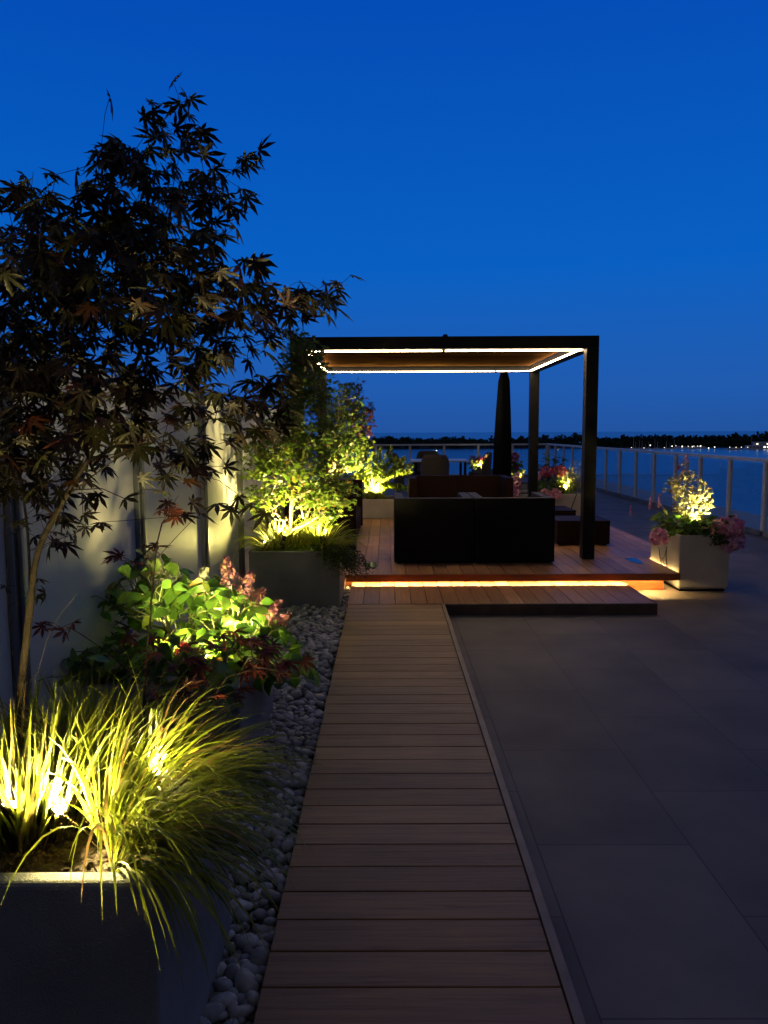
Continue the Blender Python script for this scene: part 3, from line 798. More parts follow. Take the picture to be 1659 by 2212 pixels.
# far shore -----------------------------------------------------------------
ZS = -28.4
pts = []
for k in range(41):
    x = -500+k*45; pts.append((x, 1392+18*math.sin(k*.9)+8*math.sin(k*2.3)))
pts += [(1300, 1900), (-500, 1900)]
o = MB().prism(pts, ZS-2, ZS+1.2).build('island', plain('island_ground', (.03, .05, .025), .9)); tag(o, kind='structure')
def woodland():
    P_, S_ = [], []
    for row, (Y0, h0, st) in enumerate(((1408, 13, 7.5), (1440, 18, 9), (1500, 21, 11), (1590, 24, 14))):
        x = -420
        while x < 1250:
            x += st*random.uniform(.5, 1.3); gap = .75+.25*math.sin(x*.013+row)+.12*math.sin(x*.05+1)
            h = h0*random.uniform(.8, 1.15)*(.62+.45*gap)*.80
            if x > 520 and x < 1120: h *= 1.18
            Yb = Y0+random.uniform(-12, 12); w = h*random.uniform(.32, .5); n = 130
            d = nrm(rng.normal(size=(n, 3)))*rng.uniform(.55, 1, (n, 1))
            P_.append(np.array((x, Yb, ZS+h*.58))+d*np.array((w, w, h*.45))); S_.append(np.full(n, h*.24))
    p = np.concatenate(P_); n = len(p)
    V, Q = place(PETAL, p, rng.normal(size=(n, 3)), rng.normal(size=(n, 3)), np.concatenate(S_)*rng.uniform(.6, 1.4, n))
    o = np_mesh('woodland', V, Q, M['wood_far']); tag(o, 'dark wooded shore of the island across the water', 'woodland', kind='stuff')
woodland()
def sailboat(x, y, mast, ln, label, lamp=True, rz=0):
    q = Pz(x, y, ZS); t = thing('sailboat', label, 'sailboat', (q.x, q.y, ZS), rz, 'moored sailboats at the far marina')
    mb = MB(); k = 9; a = []
    for i in range(k):
        u = i/(k-1)*2-1; wv = 1.3*(1-abs(u)**2.5)**.5 + .15; a.append((u*ln/2, wv))
    pts = [(p, w) for p, w in a]+[(p, -w) for p, w in a[::-1]]
    mb.prism(pts, -.2, 1.3); mb.build('hull', M['hull'], t)
    MB().box(-ln*.15, ln*.2, -.8, .8, 1.31, 2.0).build('cabin', M['hull'], t, bevel=.2)
    MB().tube([(ln*.08, 0, 2.01), (ln*.08, 0, mast)], [.34, .24], 6).build('mast', M['mast'], t)
    if lamp: MB().lathe([(.1, 0), (.5, .3), (.5, .7), (.1, 1)], 8, (-ln*.2, 0, 2.2)).build('lamp', M['harbour_lamp'], t)
    return t
def motorboat(x, y, ln, label, lamps=2):
    q = Pz(x, y, ZS); t = thing('motorboat', label, 'motorboat', (q.x, q.y, ZS), 0, 'moored motorboats at the far marina')
    MB().prism([(-ln/2, -1.6), (ln*.3, -1.7), (ln/2, 0), (ln*.3, 1.7), (-ln/2, 1.6)], -.2, 1.8).build('hull', M['hull'], t)
    MB().box(-ln*.3, ln*.22, -1.2, 1.2, 1.81, 3.6).build('cabin', M['hull'], t, bevel=.3)
    for i in range(lamps): MB().lathe([(.1, 0), (.45, .3), (.45, .8), (.1, 1.1)], 8, (-ln*.3+i*ln*.35, -1.4 if i % 2 else 0, 3.7)).build('lamp', M['harbour_lamp'], t)
sb = [(1367, 970, 21, 12), (1372, 970.5, 12, 9), (1380, 970, 15, 10), (1386, 970, 14, 9), (1393, 971, 9, 8), (1400, 970, 11, 9), (1413, 971, 17, 11), (1419, 970, 13, 10), (1438, 970.5, 14, 11), (1446, 971, 10, 9), (1455, 969.5, 16, 10)]
ord_ = ['first', 'second', 'third', 'fourth', 'fifth', 'sixth', 'seventh', 'eighth', 'ninth', 'tenth', 'eleventh']
for i, (x, y, m_, l_) in enumerate(sb):
    sailboat(x, y, m_, l_, ('tiny white sailboat with ' + ('tall' if m_ > 13 else 'short') + f' mast, {ord_[i]} from the left in the far marina'), i % 4 == 0, random.uniform(-.4, .4))
for i, (x, y, l_, lp) in enumerate([(1465, 968, 14, 1), (1478, 968.5, 12, 1), (1492, 969.5, 14, 1), (1505, 969, 16, 2), (1519, 968.5, 13, 1)]):
    motorboat(x, y, l_, f'small white cabin motorboat with lamps, {ord_[i]} along the shore right of the masts', lp)
motorboat(1587, 972, 26, 'long low lit boat alone on the water between marina and pavilion', 4)
# harbour pavilion
q = Pz(1616, 970.5, ZS)
t = thing('harbour_pavilion', 'long white two storey pavilion with lit windows on the far shore', 'building', (q.x, q.y, ZS))
L = 70
MB().box(0, L, 0, 12, 0, 6).build('lower_storey', M['hull'], t); MB().box(12, L, 2, 11, 6.01, 11).build('upper_storey', M['hull'], t)
MB().box(10, L+1, 1, 12, 11.01, 11.6).build('roof', M['alu'], t)
for i in range(12): MB().box(2.5+i*5.6, 5.8+i*5.6, -.12, -.02, 2.4, 4.6).build('window', M['harbour_window'] if i > 3 and i % 4 != 3 else M['alu_dark'], t)
for i in range(10): MB().box(14+i*5.6, 17+i*5.6, 1.88, 1.98, 7.6, 9.4).build('window', M['alu_dark'] if i % 3 else M['harbour_window'], t)
MB().tube([(8, 6, 6.05), (8, 6, 22)], .2, 6).build('flagpole', M['mast'], t)
# shore lamps
for i, (x, y) in enumerate([(1403, 963), (1450, 965), (1472, 966), (1494, 966), (1511, 965), (1542, 967), (1529, 973)]):
    q = Pz(x, 970.5, ZS); dz = (970.5-y)/F_D*q.y
    t = thing('marina_lamp', ['lamp post with reddish glow among the left marina masts', 'lamp post among the right marina masts', 'lamp post over the first motorboat', 'lamp post over the third motorboat', 'bright lamp post over the last motorboats', 'lone lamp post on the shore right of the motorboats', 'low lit mooring buoy lamp off the marina'][i], 'lamp', (q.x, q.y-3, ZS), 0, 'small lamps along the far marina')
    dz = max(dz, 1.2)
    MB().tube([(0, 0, 0), (0, 0, dz)], .12, 6).build('pole', M['mast'], t)
    MB().lathe([(.1, 0), (.8, .5), (.9, 1.1), (.2, 1.7)], 8, (0, 0, dz+.01)).build('lamp_globe', M['harbour_lamp'], t)

# ================================================================== PLANTS
# --- big purple maple in the near planter
ZA = .62
mb_ = P(45, 1700, 2.15); base = Vector((P(45, 1540, 2.15).x, 2.15, ZA))
def PL(*a): return [P(x, y, Y) for x, y, Y in a]
limbs = [[base] + PL((42, 1530, 2.15), (55, 1400, 2.14), (66, 1300, 2.12), (82, 1190, 2.1), (140, 1075, 2.08), (215, 950, 2.05), (285, 810, 2.05), (325, 660, 2.05), (345, 520, 2.05), (375, 400, 2.08), (395, 290, 2.1), (412, 215, 2.1)),
         PL((66, 1300, 2.12), (60, 1150, 2.2), (40, 1000, 2.25), (25, 850, 2.25), (40, 650, 2.2), (60, 480, 2.2), (72, 370, 2.2)),
         PL((140, 1075, 2.08), (260, 985, 2.0), (380, 930, 1.98), (490, 880, 2.0), (590, 850, 2.05)),
         PL((325, 660, 2.05), (450, 700, 2.05), (560, 705, 2.1), (640, 670, 2.15), (700, 625, 2.15)),
         PL((345, 520, 2.05), (440, 440, 2.0), (490, 380, 2.0), (530, 350, 2.0)),
         PL((285, 810, 2.05), (200, 700, 1.9), (150, 560, 1.9)),
         PL((215, 950, 2.05), (130, 850, 1.8), (60, 760, 1.75)),
         PL((42, 1530, 2.15), (20, 1350, 2.25), (14, 1200, 2.3), (10, 1050, 2.35)),
         PL((75, 1480, 2.12), (110, 1360, 2.05), (165, 1285, 2.0))]
Cl = [(410, 225, 30, 32, 7), (385, 285, 40, 35, 16), (300, 320, 62, 38, 40), (300, 395, 90, 48, 62), (415, 385, 50, 45, 24), (512, 358, 34, 22, 8), (470, 400, 30, 25, 8),
      (330, 480, 120, 60, 100), (440, 470, 36, 50, 20), (65, 400, 32, 42, 12), (30, 440, 40, 28, 14), (60, 520, 75, 70, 60), (200, 545, 120, 75, 150),
      (400, 570, 105, 60, 70), (100, 650, 130, 90, 160), (300, 660, 150, 75, 150), (480, 640, 85, 45, 36), (575, 655, 42, 26, 20), (640, 655, 26, 22, 15), (685, 632, 24, 16, 24),
      (520, 740, 90, 55, 24), (350, 760, 150, 65, 90), (130, 800, 160, 85, 190), (60, 900, 110, 90, 140), (250, 880, 120, 55, 70), (430, 855, 110, 45, 46),
      (560, 870, 85, 55, 44), (480, 925, 100, 45, 34), (400, 975, 75, 50, 22), (80, 1000, 110, 65, 80), (230, 960, 80, 45, 26), (130, 1085, 110, 40, 30),
      (380, 1050, 65, 45, 14), (480, 1085, 75, 32, 13), (120, 1180, 60, 30, 7), (60, 1260, 50, 30, 6)]
Cl = [(a, b_, c*1.10, d*1.10, n*(1.0 if b_ < 620 else 1.2 if a < 260 else .85), 2.08+.1*math.sin(a*.02), .38) for a, b_, c, d, n in Cl]
maple = plant('maple_tree', 'tall dark purple maple rising above the near grass planter', 'tree', base, limbs, Cl, LEAF_MAPLE, .055, 'lf_maple', 'bark_maple', .0115, step=.05, tilt=.5, droop=.45, r_tip=.0008, pen=.18, pw=.75, spray=7)
# --- low maple seedling with red leaves in front of the hydrangeas
b2 = Vector((P(300, 1600, 2.2).x, 2.24, ZA))
limbs = [[b2]+PL((312, 1480, 2.26), (325, 1330, 2.3), (335, 1210, 2.3), (350, 1130, 2.3), (385, 1070, 2.3)),
         PL((312, 1480, 2.26), (400, 1430, 2.35), (500, 1400, 2.45), (570, 1410, 2.5)), PL((335, 1210, 2.3), (420, 1120, 2.3), (470, 1090, 2.3)),
         PL((312, 1480, 2.26), (220, 1400, 2.3), (150, 1355, 2.3))]
Cl = [(270, 1210, 50, 14, 5), (330, 1165, 30, 20, 4), (390, 1420, 55, 28, 12), (510, 1395, 80, 34, 28), (570, 1440, 50, 24, 12), (300, 1385, 60, 24, 8), (450, 1490, 80, 30, 14), (130, 1352, 60, 14, 5), (355, 1500, 40, 20, 5), (60, 1535, 60, 30, 7), (350, 1100, 40, 25, 6), (640, 1440, 45, 18, 6)]
Cl = [(a, b_, c, d, n, 2.38, .2) for a, b_, c, d, n in Cl]
plant('maple_sapling', 'thin red leaved maple shoot in front of the hydrangeas', 'sapling', b2, limbs, Cl, LEAF_MAPLE, .050, 'lf_red', 'bark_dark', .0045, step=.05, tilt=.5, pen=.18)

# --- grasses in the near planter
tuft('upright yellow green grass clump right around the near spotlight', (-.95, 1.92, ZA), 400, .35, .0100, .15, (.1, -.02), 'hakone grass clumps in the near planter', gravity=.6, lean=.42, up=1.15)
tuft('grass clump arching out over the planter rim towards the pebbles', (-.66, 1.86, ZA), 330, .46, .0078, .075, (.95, -.02), 'hakone grass clumps in the near planter', gravity=1.05, lean=.85, up=1.0, biasw=1.3)
tuft('leafy grass clump at the back of the near planter beside the maple trunk', (-.84, 2.14, ZA), 320, .33, .0100, .12, (.3, .1), 'hakone grass clumps in the near planter', gravity=.75, lean=.55, up=1.1)
tuft('grass clump at the far corner of the near planter over the pebbles', (-.63, 2.12, ZA), 290, .42, .0078, .07, (.95, .0), 'hakone grass clumps in the near planter', gravity=1.05, lean=.75, up=1.0, biasw=1.3)
tuft('long thin weeping grass blades over the front corner of the near planter', (-.62, 1.72, ZA), 150, .43, .0080, .04, (1.25, -.30), 'hakone grass clumps in the near planter', gravity=1.35, lean=.75, up=1.0, straw=False, biasw=1.3)
# --- hydrangeas in the second planter
ZB_ = .46
def hyd(label, bx, by, Cl, seed, n_fl):
    b = Vector((bx, by, ZB_))
    cc = [(x, y, rx*1.05, ry, n*1.6, Y, .34) for x, y, rx, ry, n, Y in Cl]
    limbs = [[b, b+Vector((.02, 0, .14))]]
    t = plant('hydrangea', label, 'shrub', b, limbs, cc, LEAF_OV, .086, 'lf_hyd', 'stem', .012, step=.08, tilt=.5, droop=.25, r_tip=.0025, trunk_name='stems', fol_name='leaves', pen=.5, group='hydrangeas in the second planter')
    for (x, y, Y, L, r, mat, dx) in n_fl:
        q = P(x, y, Y)-b; panicle(q, L, r, (dx, -.1, .8), mat, t, n=int(150*L/.13), ps=.020)
        m_ = MB().tube([(0, 0, .02), tuple(q*.5+Vector((0, 0, .1))), tuple(q)], [.004, .003, .003], 5).build('flower_stem', M['stem'], t)
    return t
hyd('hydrangea with large lime leaves and a pale cream bloom, beside the far screen posts', -1.10, 4.0, [(300, 1285, 90, 55, 70, 4.05), (390, 1300, 80, 50, 70, 4.0), (230, 1330, 60, 50, 30, 4.0), (330, 1230, 70, 30, 26, 4.1), (450, 1280, 60, 45, 40, 4.0)], 1,
    [(440, 1285, 3.95, .14, .055, 'fl_white', .05), (380, 1262, 4.1, .12, .05, 'fl_white', -.05), (270, 1300, 4.0, .10, .05, 'fl_white', -.3), (330, 1225, 4.2, .10, .045, 'fl_white', 0), (345, 1255, 4.1, .09, .05, 'fl_white', .2), (468, 1300, 3.8, .03, .03, 'fl_red', 0)])
hyd('hydrangea with dusky pink cone blooms leaning out over the pebbles', -.82, 4.0, [(500, 1330, 70, 60, 60, 3.95), (560, 1360, 55, 50, 40, 3.9), (600, 1420, 55, 40, 24, 3.8), (480, 1390, 60, 45, 50, 3.9), (640, 1440, 38, 36, 14, 3.75), (570, 1450, 45, 40, 20, 3.8)], 2,
    [(500, 1262, 3.9, .14, .06, 'fl_purple', -.15), (528, 1290, 3.85, .13, .06, 'fl_purple', .25), (545, 1300, 3.9, .09, .045, 'fl_purple', .7), (578, 1335, 3.85, .11, .04, 'fl_purple', .6), (600, 1350, 3.82, .08, .035, 'fl_purple', .9)])
hyd('hydrangea with broad bright green leaves low at the near end of the second planter', -.98, 3.58, [(330, 1440, 100, 50, 85, 3.55), (250, 1420, 70, 40, 50, 3.6), (430, 1450, 70, 50, 70, 3.5), (160, 1440, 80, 38, 60, 3.6), (400, 1390, 90, 35, 50, 3.6), (470, 1500, 40, 25, 15, 3.45), (380, 1520, 50, 20, 16, 3.4)], 3,
    [(345, 1500, 3.4, .08, .06, 'fl_red', .1), (330, 1470, 3.4, .06, .05, 'fl_purple', 0), (395, 1420, 3.45, .06, .05, 'fl_red', .2), (430, 1480, 3.40, .06, .055, 'fl_purple', .3)])

# --- planter beside the step: small lit maple
ZC = .52
b = Vector((P(628, 1190, 7.3).x, 7.3, ZC))
limbs = [[b]+PL((628, 1150, 7.3), (630, 1080, 7.3), (636, 1010, 7.3), (645, 930, 7.3), (655, 850, 7.32), (658, 770, 7.35), (657, 730, 7.35)),
         PL((630, 1080, 7.3), (600, 1040, 7.3), (570, 1000, 7.3)), PL((630, 1080, 7.3), (690, 1050, 7.2), (750, 1020, 7.1)),
         PL((628, 1150, 7.3), (680, 1120, 7.1), (740, 1075, 7.0)), PL((636, 1010, 7.3), (690, 950, 7.3), (720, 900, 7.3)), PL((628, 1150, 7.3), (590, 1100, 7.2))]
Cl = [(648, 740, 22, 24, 80), (655, 785, 44, 34, 280), (660, 840, 58, 42, 330), (650, 900, 66, 40, 260), (690, 950, 60, 35, 170), (610, 965, 60, 30, 150), (640, 990, 90, 26, 240),
      (575, 1010, 45, 26, 120), (690, 1030, 60, 26, 160), (750, 1050, 34, 18, 55), (570, 1075, 42, 20, 110), (690, 1080, 55, 22, 150), (600, 1050, 30, 22, 60), (555, 985, 30, 26, 40), (740, 1090, 30, 14, 30), (700, 1120, 40, 12, 50), (580, 1110, 28, 12, 36)]
Cl = [(a, b_, c, d, n*1.4, 7.28, .45) for a, b_, c, d, n in Cl]
plant('young_maple', 'slender green maple lit from below in the planter by the step', 'tree', b, limbs, Cl, LEAF_PALM5, .036, 'lf_green', 'bark', .024, step=.07, per=2, jit=.025, tilt=.4, droop=.2, pen=.18, every=3, r_tip=.002, spray=8)
tuft('lime grass clump at the screen side of the spotlit maple', (-1.07, 7.15, ZC), 300, .42, .0105, .09, (-.45, -.45), 'grass clumps under the spotlit maple', gravity=1.0, lean=.7, up=1.1)
tuft('lime grass clump with golden tips spilling towards the long sofa', (-.60, 7.22, ZC), 300, .42, .0105, .10, (.8, -.35), 'grass clumps under the spotlit maple', gravity=1.0, lean=.75, up=1.1)
tuft('short grass clump behind the trunk of the spotlit maple', (-.86, 7.45, ZC), 260, .38, .009, .12, (0, -.1), 'grass clumps under the spotlit maple', gravity=1.0, lean=.7)
t = thing('groundcover_plant', 'low bright ferny plant around the foot of the spotlit maple', 'plant', (-.85, 7.1, ZC))
n = 260; a = rng.uniform(0, 2*PI, n); r = .20*np.sqrt(rng.uniform(0, 1, n)); pts = np.c_[np.cos(a)*r*1.3, np.sin(a)*r*.7, .01+.06*rng.uniform(0, 1, n)]
leaves(pts, np.zeros(3), LEAF_PALM5, .040, M['lf_lime'], t, 'foliage', tilt=.5, droop=-.2)
MB().tube([(0, 0, 0), (.02, 0, .06)], .006, 6).build('stem', M['stem'], t)
# trailing juniper
t = thing('trailing_juniper', 'dark juniper trailing over the corner of the planter by the step', 'shrub', (-.56, 6.98, ZC))
P0 = []
for k in range(60):
    a = random.uniform(-.9, .9); ln = random.uniform(.15, .42); p = Vector((random.uniform(-.16, .10), random.uniform(-.05, .12), .03)); d = Vector((.5+.4*random.random(), -.55+.3*a, .35))
    q = p.copy()
    for s_ in range(16):
        P0.append(tuple(q)); d.z -= .09 + .05*random.random(); d.normalize(); q = q + d*ln/12
        if q.z > .06: pass
        if -.436+.56 > q.x and q.y > 6.89-6.98 and q.z < .06: q.z = .06
P0 = np.array(P0)
leaves(P0, np.zeros(3), LEAF_SLIM, .026, M['lf_dark'], t, 'foliage', per=7, jit=.014, tilt=1, droop=.1)
MB().tube([(0, 0, -.01), (.06, -.05, .06), (.14, -.12, .02)], [.01, .007, .004], 6).build('stem', M['bark_dark'], t)

# --- right planter
ZR = .53
b = Vector((3.20, 8.12, ZR))
q0 = lambda x, y, Y=8.1: P(x, y, Y)
limbs = [[b, q0(1497, 1120), q0(1492, 1070), q0(1487, 1020)], [q0(1497, 1120), q0(1520, 1085)], [q0(1492, 1070), q0(1455, 1040)]]
Cl = [(1490, 1060, 42, 28, 220), (1497, 1095, 40, 28, 220), (1462, 1050, 28, 18, 60), (1482, 1030, 24, 16, 70), (1515, 1075, 24, 24, 80), (1492, 1130, 30, 16, 110), (1480, 1008, 10, 20, 30)]
Cl = [(a, b_, c, d, n, 8.1, .28) for a, b_, c, d, n in Cl]
plant('variegated_shrub', 'upright variegated shrub blazing in the spotlight above the right planter', 'shrub', b, limbs, Cl, LEAF_ROUND, .045, 'lf_varieg', 'stem', .008, step=.05, tilt=.8, trunk_name='stems', fol_name='leaves', droop=0, every=2)
t = thing('flower_spikes', 'purple topped tall flower spike at the crown of the variegated shrub', 'flower', (3.17, 8.2, ZR))
tp = q0(1482, 995, 8.2)-Vector(t.location)
MB().tube([(0, 0, 0), tuple(tp*.5), tuple(tp)], [.004, .003, .002], 5).build('stem', M['stem'], t)
panicle(tp-Vector((0, 0, .06)), .12, .03, (0, 0, 1), 'fl_lilac', t, 60, ps=.022)
panicle(tp+Vector((-.05, 0, -.12)), .10, .03, (-.3, 0, 1), 'fl_red', t, 40, ps=.018)
for i, (x, y, yb, lb) in enumerate([(1385, 1085, 1150, 'thin pink flower spike standing left of the variegated shrub, the taller of two'), (1394, 1110, 1150, 'pink pointed flower spike close beside the variegated shrub'), (1372, 1100, 1140, 'drooping pink flower spike hanging out past the right planter rim')]):
    x = (1404, 1424, 1362)[i]; y = (1092, 1086, 1110)[i]
    t = thing('flower_spike', lb, 'flower', (3.07, 8.15+.1*i, ZR), 0, 'pink flower spikes in the right planter')
    tp = P(x, y, 8.15)-Vector(t.location)
    MB().tube([(0, 0, 0), (tp.x*.3, tp.y*.3, tp.z*.6), tuple(tp)], [.004, .003, .002], 5).build('stem', M['stem'], t)
    panicle(tp-Vector((0, 0, .04)), .13, .014, (.0, 0, 1), 'fl_pink', t, 60, ps=.014)
t = thing('leafy_perennial', 'dark green leafy perennials filling the right planter rim to rim', 'plant', (3.23, 8.19, ZR))
n = 420; pts = np.c_[rng.uniform(-.26, .27, n), rng.uniform(-.42, .38, n), rng.uniform(.02, .20, n)]
leaves(pts, np.zeros(3), LEAF_OV, .085, M['lf_hyd'], t, 'leaves', tilt=.6, droop=.1)
mb = MB()
for k in range(24):
    x, y = random.uniform(-.2, .2), random.uniform(-.33, .33); mb.tube([(x, y, 0), (x*1.1, y*1.1, .15)], .003, 4)
mb.build('stems', M['stem'], t)
def bloom(label, base, c, r, mat, name='peony', n=120, group=None, extra=()):
    t = thing(name, label, 'flower', tuple(base), 0, group); c = Vector(c)-Vector(base)
    MB().tube([(0, 0, 0), tuple(c*.5+Vector((0, 0, .05))), tuple(c)], [.005, .004, .003], 5).build('stem', M['stem'], t)
    flower_ball(tuple(c), r, mat, t, n)
    for (e, rr) in extra: flower_ball(tuple(Vector(e)-Vector(base)), rr, mat, t, n)
    # few leaves
    k = 10 if r > .07 else 12; pts = np.array([tuple(c*random.uniform(.2, .8)+Vector((0, 0, .04))) for _ in range(k)])
    leaves(pts, np.zeros(3), LEAF_OV, r*.9, M['lf_hyd'], t, 'leaves', tilt=.8)
    return t
G = 'pink mophead blooms in the planters'
bloom('large pale pink bloom spilling over the lake side of the right planter, the upper one', (3.36, 8.05, ZR), P(1572, 1145, 7.85), .135, 'fl_pink', 'mophead_flower', 190, G)
bloom('large lilac pink bloom hanging lowest over the lake side of the right planter', (3.38, 7.95, ZR), P(1572, 1170, 7.80), .105, 'fl_lilac', 'mophead_flower', 170, G)
bloom('lilac bloom hanging farthest out past the right planter corner', (3.40, 8.0, ZR), P(1592, 1170, 7.85), .075, 'fl_lilac', 'mophead_flower', 120, G)
bloom('small pink bloom hanging over the lit deck side of the right planter', (3.04, 7.98, ZR), P(1423, 1160, 7.84), .082, 'fl_pink', 'mophead_flower', 130, G)
t = thing('trailing_plant', 'dark trailing plant over the front rim of the right planter', 'plant', (3.38, 7.80, .585))
n = 220; pts = np.c_[rng.normal(0, .045, n), -.06+rng.normal(0, .02, n), .02-.11*rng.uniform(0, 1, n)]
leaves(pts, np.zeros(3), LEAF_OV, .03, M['lf_dark'], t, 'leaves', tilt=1)
MB().tube([(0, .05, 0), (0, -.04, .02), (0, -.06, -.08)], .003, 5).build('stem', M['stem'], t)
# cables on the lit face of the right planter
t = MB(); xx = 2.968
for pl in ([(1423, 1182), (1426, 1205), (1429, 1222)], [(1441, 1180), (1436, 1200), (1428, 1212)], [(1428, 1205), (1436, 1220), (1443, 1230)], [(1440, 1182), (1439, 1205), (1441, 1228)]):
    pts = []
    for x, y in pl:
        d = ray(x, y); pts.append(Vector((0, 0, CAM_H))+d*(xx/d.x))
    t.tube(pts, .004, 5)
o = t.build('power_cable', M['cable']); tag(o, 'thin black cables hanging down the lit side of the right planter', 'cable')
t = MB().tube([P(1259+0, 1066, 12.79) if False else P(1246, 1066, 12.785), P(1241, 1080, 12.78), P(1235, 1095, 12.78), P(1232, 1108, 12.78)], .008, 6).build('power_cable', M['cable']); tag(t, 'dark cable running down the pale planter behind the pergola', 'cable')

# --- planters behind the pergola
ZE = .48
b = Vector((-.05, 13.1, ZE))
limbs = [[b, P(806, 1050, 13.1), P(815, 1010, 13.1), P(820, 985, 13.1)], [P(815, 1010, 13.1), P(850, 1000, 13.0), P(880, 990, 13.0)], [P(815, 1010, 13.1), P(790, 985, 13.0)]]
# feathery fronds
t = thing('sumac_shrub', 'feathery cut leaved shrub arching beside the sofa, lit from below', 'shrub', tuple(b))
mb = MB(); fp, fd = [], []
fr = [((806, 1060), (800, 985), (775, 965)), ((806, 1060), (815, 1000), (822, 962)), ((806, 1060), (830, 990), (845, 962)), ((806, 1060), (840, 1010), (885, 1012)), ((806, 1060), (850, 1000), (872, 985)), ((806, 1060), (840, 1030), (882, 1052)),
      ((806, 1060), (790, 1010), (765, 1000)), ((806, 1060), (825, 1030), (860, 1050)), ((806, 1060), (820, 1000), (855, 985)), ((806, 1060), (800, 1010), (805, 975)), ((806, 1060), (835, 1000), (890, 1000)), ((806, 1060), (790, 1030), (770, 1020))]
for (a, c, e) in fr:
    Y = 13.1+random.uniform(-.25, .25); A, C_, E = P(*a, 13.1)-b, P(*c, Y)-b, P(*e, Y)-b; pts = []
    for i in range(22):
        u = i/21; pts.append(A*(1-u)**2+C_*2*u*(1-u)+E*u*u)
    mb.tube(pts, [.008*(1-.8*i/21) for i in range(22)], 4)
    for i in range(6, 22):
        tg = (pts[i]-pts[i-1]).normalized(); sd = tg.cross(Vector((0, 0, 1))).normalized()
        for s_ in (-1, 1):
            for rep in range(2): fp.append(tuple(pts[i]+sd*s_*.012*rep)); fd.append(tuple(sd*s_+tg*.35+Vector((0, random.uniform(-.3, .3), -.6+random.uniform(-.2, .2)))))
mb.build('stems', M['stem'], t)
fp = np.array(fp); fd = np.array(fd); V, Q = place(LEAF_SLIM, fp, fd, np.array((0, 0, 1.))+rng.normal(size=fp.shape)*.5, rng.uniform(.10, .17, len(fp))); np_mesh('fronds', V, Q, M['lf_lime'], t)
tuft('fine golden grass clump at the foot of the feathery shrub', (-.25, 13.05, ZE), 420, .34, .008, .14, (-.1, -.1), 'grass clumps in the far left planters', gravity=.8, lean=.7)
tuft('low grass clump close to the bright lamp behind the pergola post', (-1.0, 13.1, ZE+.03), 300, .38, .009, .12, (.2, -.1), 'grass clumps in the far left planters', gravity=1.0, lean=.7)
b = Vector((-.92, 13.35, ZE+.03))
limbs = [[b]+PL((722, 1010, 13.35), (735, 960, 13.3), (745, 910, 13.3), (748, 850, 13.3))]
Cl = [(745, 860, 42, 40, 130), (750, 905, 50, 35, 170), (740, 950, 58, 32, 200), (760, 990, 45, 28, 130), (725, 995, 36, 30, 90), (785, 975, 20, 25, 40), (720, 900, 30, 40, 70)]
Cl = [(a, b_, c, d, n, 13.25, .7) for a, b_, c, d, n in Cl]
plant('maple_tree', 'round yellow green maple glowing behind the left pergola post', 'tree', b, limbs, Cl, LEAF_PALM5, .055, 'lf_green', 'bark', .03, step=.12, per=2, jit=.04, every=3, r_tip=.003)
b = Vector((-.62, 15.2, .05))
limbs = [[b]+PL((780, 1000, 15.2), (775, 930, 15.2), (770, 870, 15.2), (765, 835, 15.2)), PL((775, 930, 15.2), (795, 890, 15.2), (812, 880, 15.2))]
Cl = [(765, 850, 26, 28, 90), (780, 890, 28, 30, 130), (770, 920, 34, 24, 120), (795, 885, 18, 8, 18), (793, 925, 14, 12, 24), (750, 900, 24, 40, 80)]
Cl = [(a, b_, c, d, n, 15.2, .6) for a, b_, c, d, n in Cl]
plant('red_maple', 'dark red maple rising behind the yellow green one', 'tree', b, limbs, Cl, LEAF_MAPLE, .075, 'lf_red', 'bark_dark', .03, step=.12, per=1, jit=.04, every=2, r_tip=.003)
# pale planter H
def small_shrub(label, c, n, w, h, tpl, size, mat, cat='shrub', name='shrub', group=None, tilt=.7, droop=0.):
    t = thing(name, label, cat, tuple(c), 0, group)
    d = nrm(rng.normal(size=(n, 3)))*rng.uniform(.4, 1, (n, 1)); pts = d*np.array((w/2, w/2, h/2))+np.array((0, 0, h*.52))
    leaves(pts, np.zeros(3), tpl, size, M[mat], t, 'leaves', tilt=tilt, droop=droop)
    mb = MB()
    for k in range(7):
        a = random.uniform(0, 6.3); mb.tube([(0, 0, 0), (math.cos(a)*w*.2, math.sin(a)*w*.2, h*.6)], [.008, .003], 4)
    mb.build('stems', M['stem'], t); return t
small_shrub('yellow lit leafy shrub under the silvery sprigs in the pale planter', (P(1218, 1060, 13.1).x, 13.1, .56), 260, .36, .30, LEAF_OV, .06, 'lf_lime')
t = tuft('silvery upright sprigs rising beside the lamp in the pale planter', (P(1232, 1060, 13.2).x, 13.2, .56), 150, .50, .012, .15, (.15, 0), None, gravity=.25, lean=.45, up=1.2, straw=False, mat='lf_varieg', name='silvery_sprigs')
sp = []
for k in range(16):
    a = random.uniform(-1, 1); b0 = Vector((random.uniform(-.1, .1), random.uniform(-.1, .1), 0)); tp = b0+Vector((a*.22, random.uniform(-.1, .1), random.uniform(.3, .58)))
    for i in range(3, 15): sp.append(tuple(b0.lerp(tp, i/14)))
leaves(np.array(sp), np.zeros(3), LEAF_SLIM, .055, M['lf_varieg'], t, 'leaves', per=2, jit=.008, tilt=1, droop=-.5)
small_shrub('dark green bushy plant below the crimson mopheads in the pale planter', (P(1180, 1050, 13.1).x, 13.0, .56), 200, .5, .26, LEAF_OV, .09, 'lf_hyd')
small_shrub('dark spiky shrub silhouetted behind the crimson mopheads', (P(1191, 1010, 16.6).x, 16.6, .02), 320, .75, 1.15, LEAF_SLIM, .17, 'lf_dark')
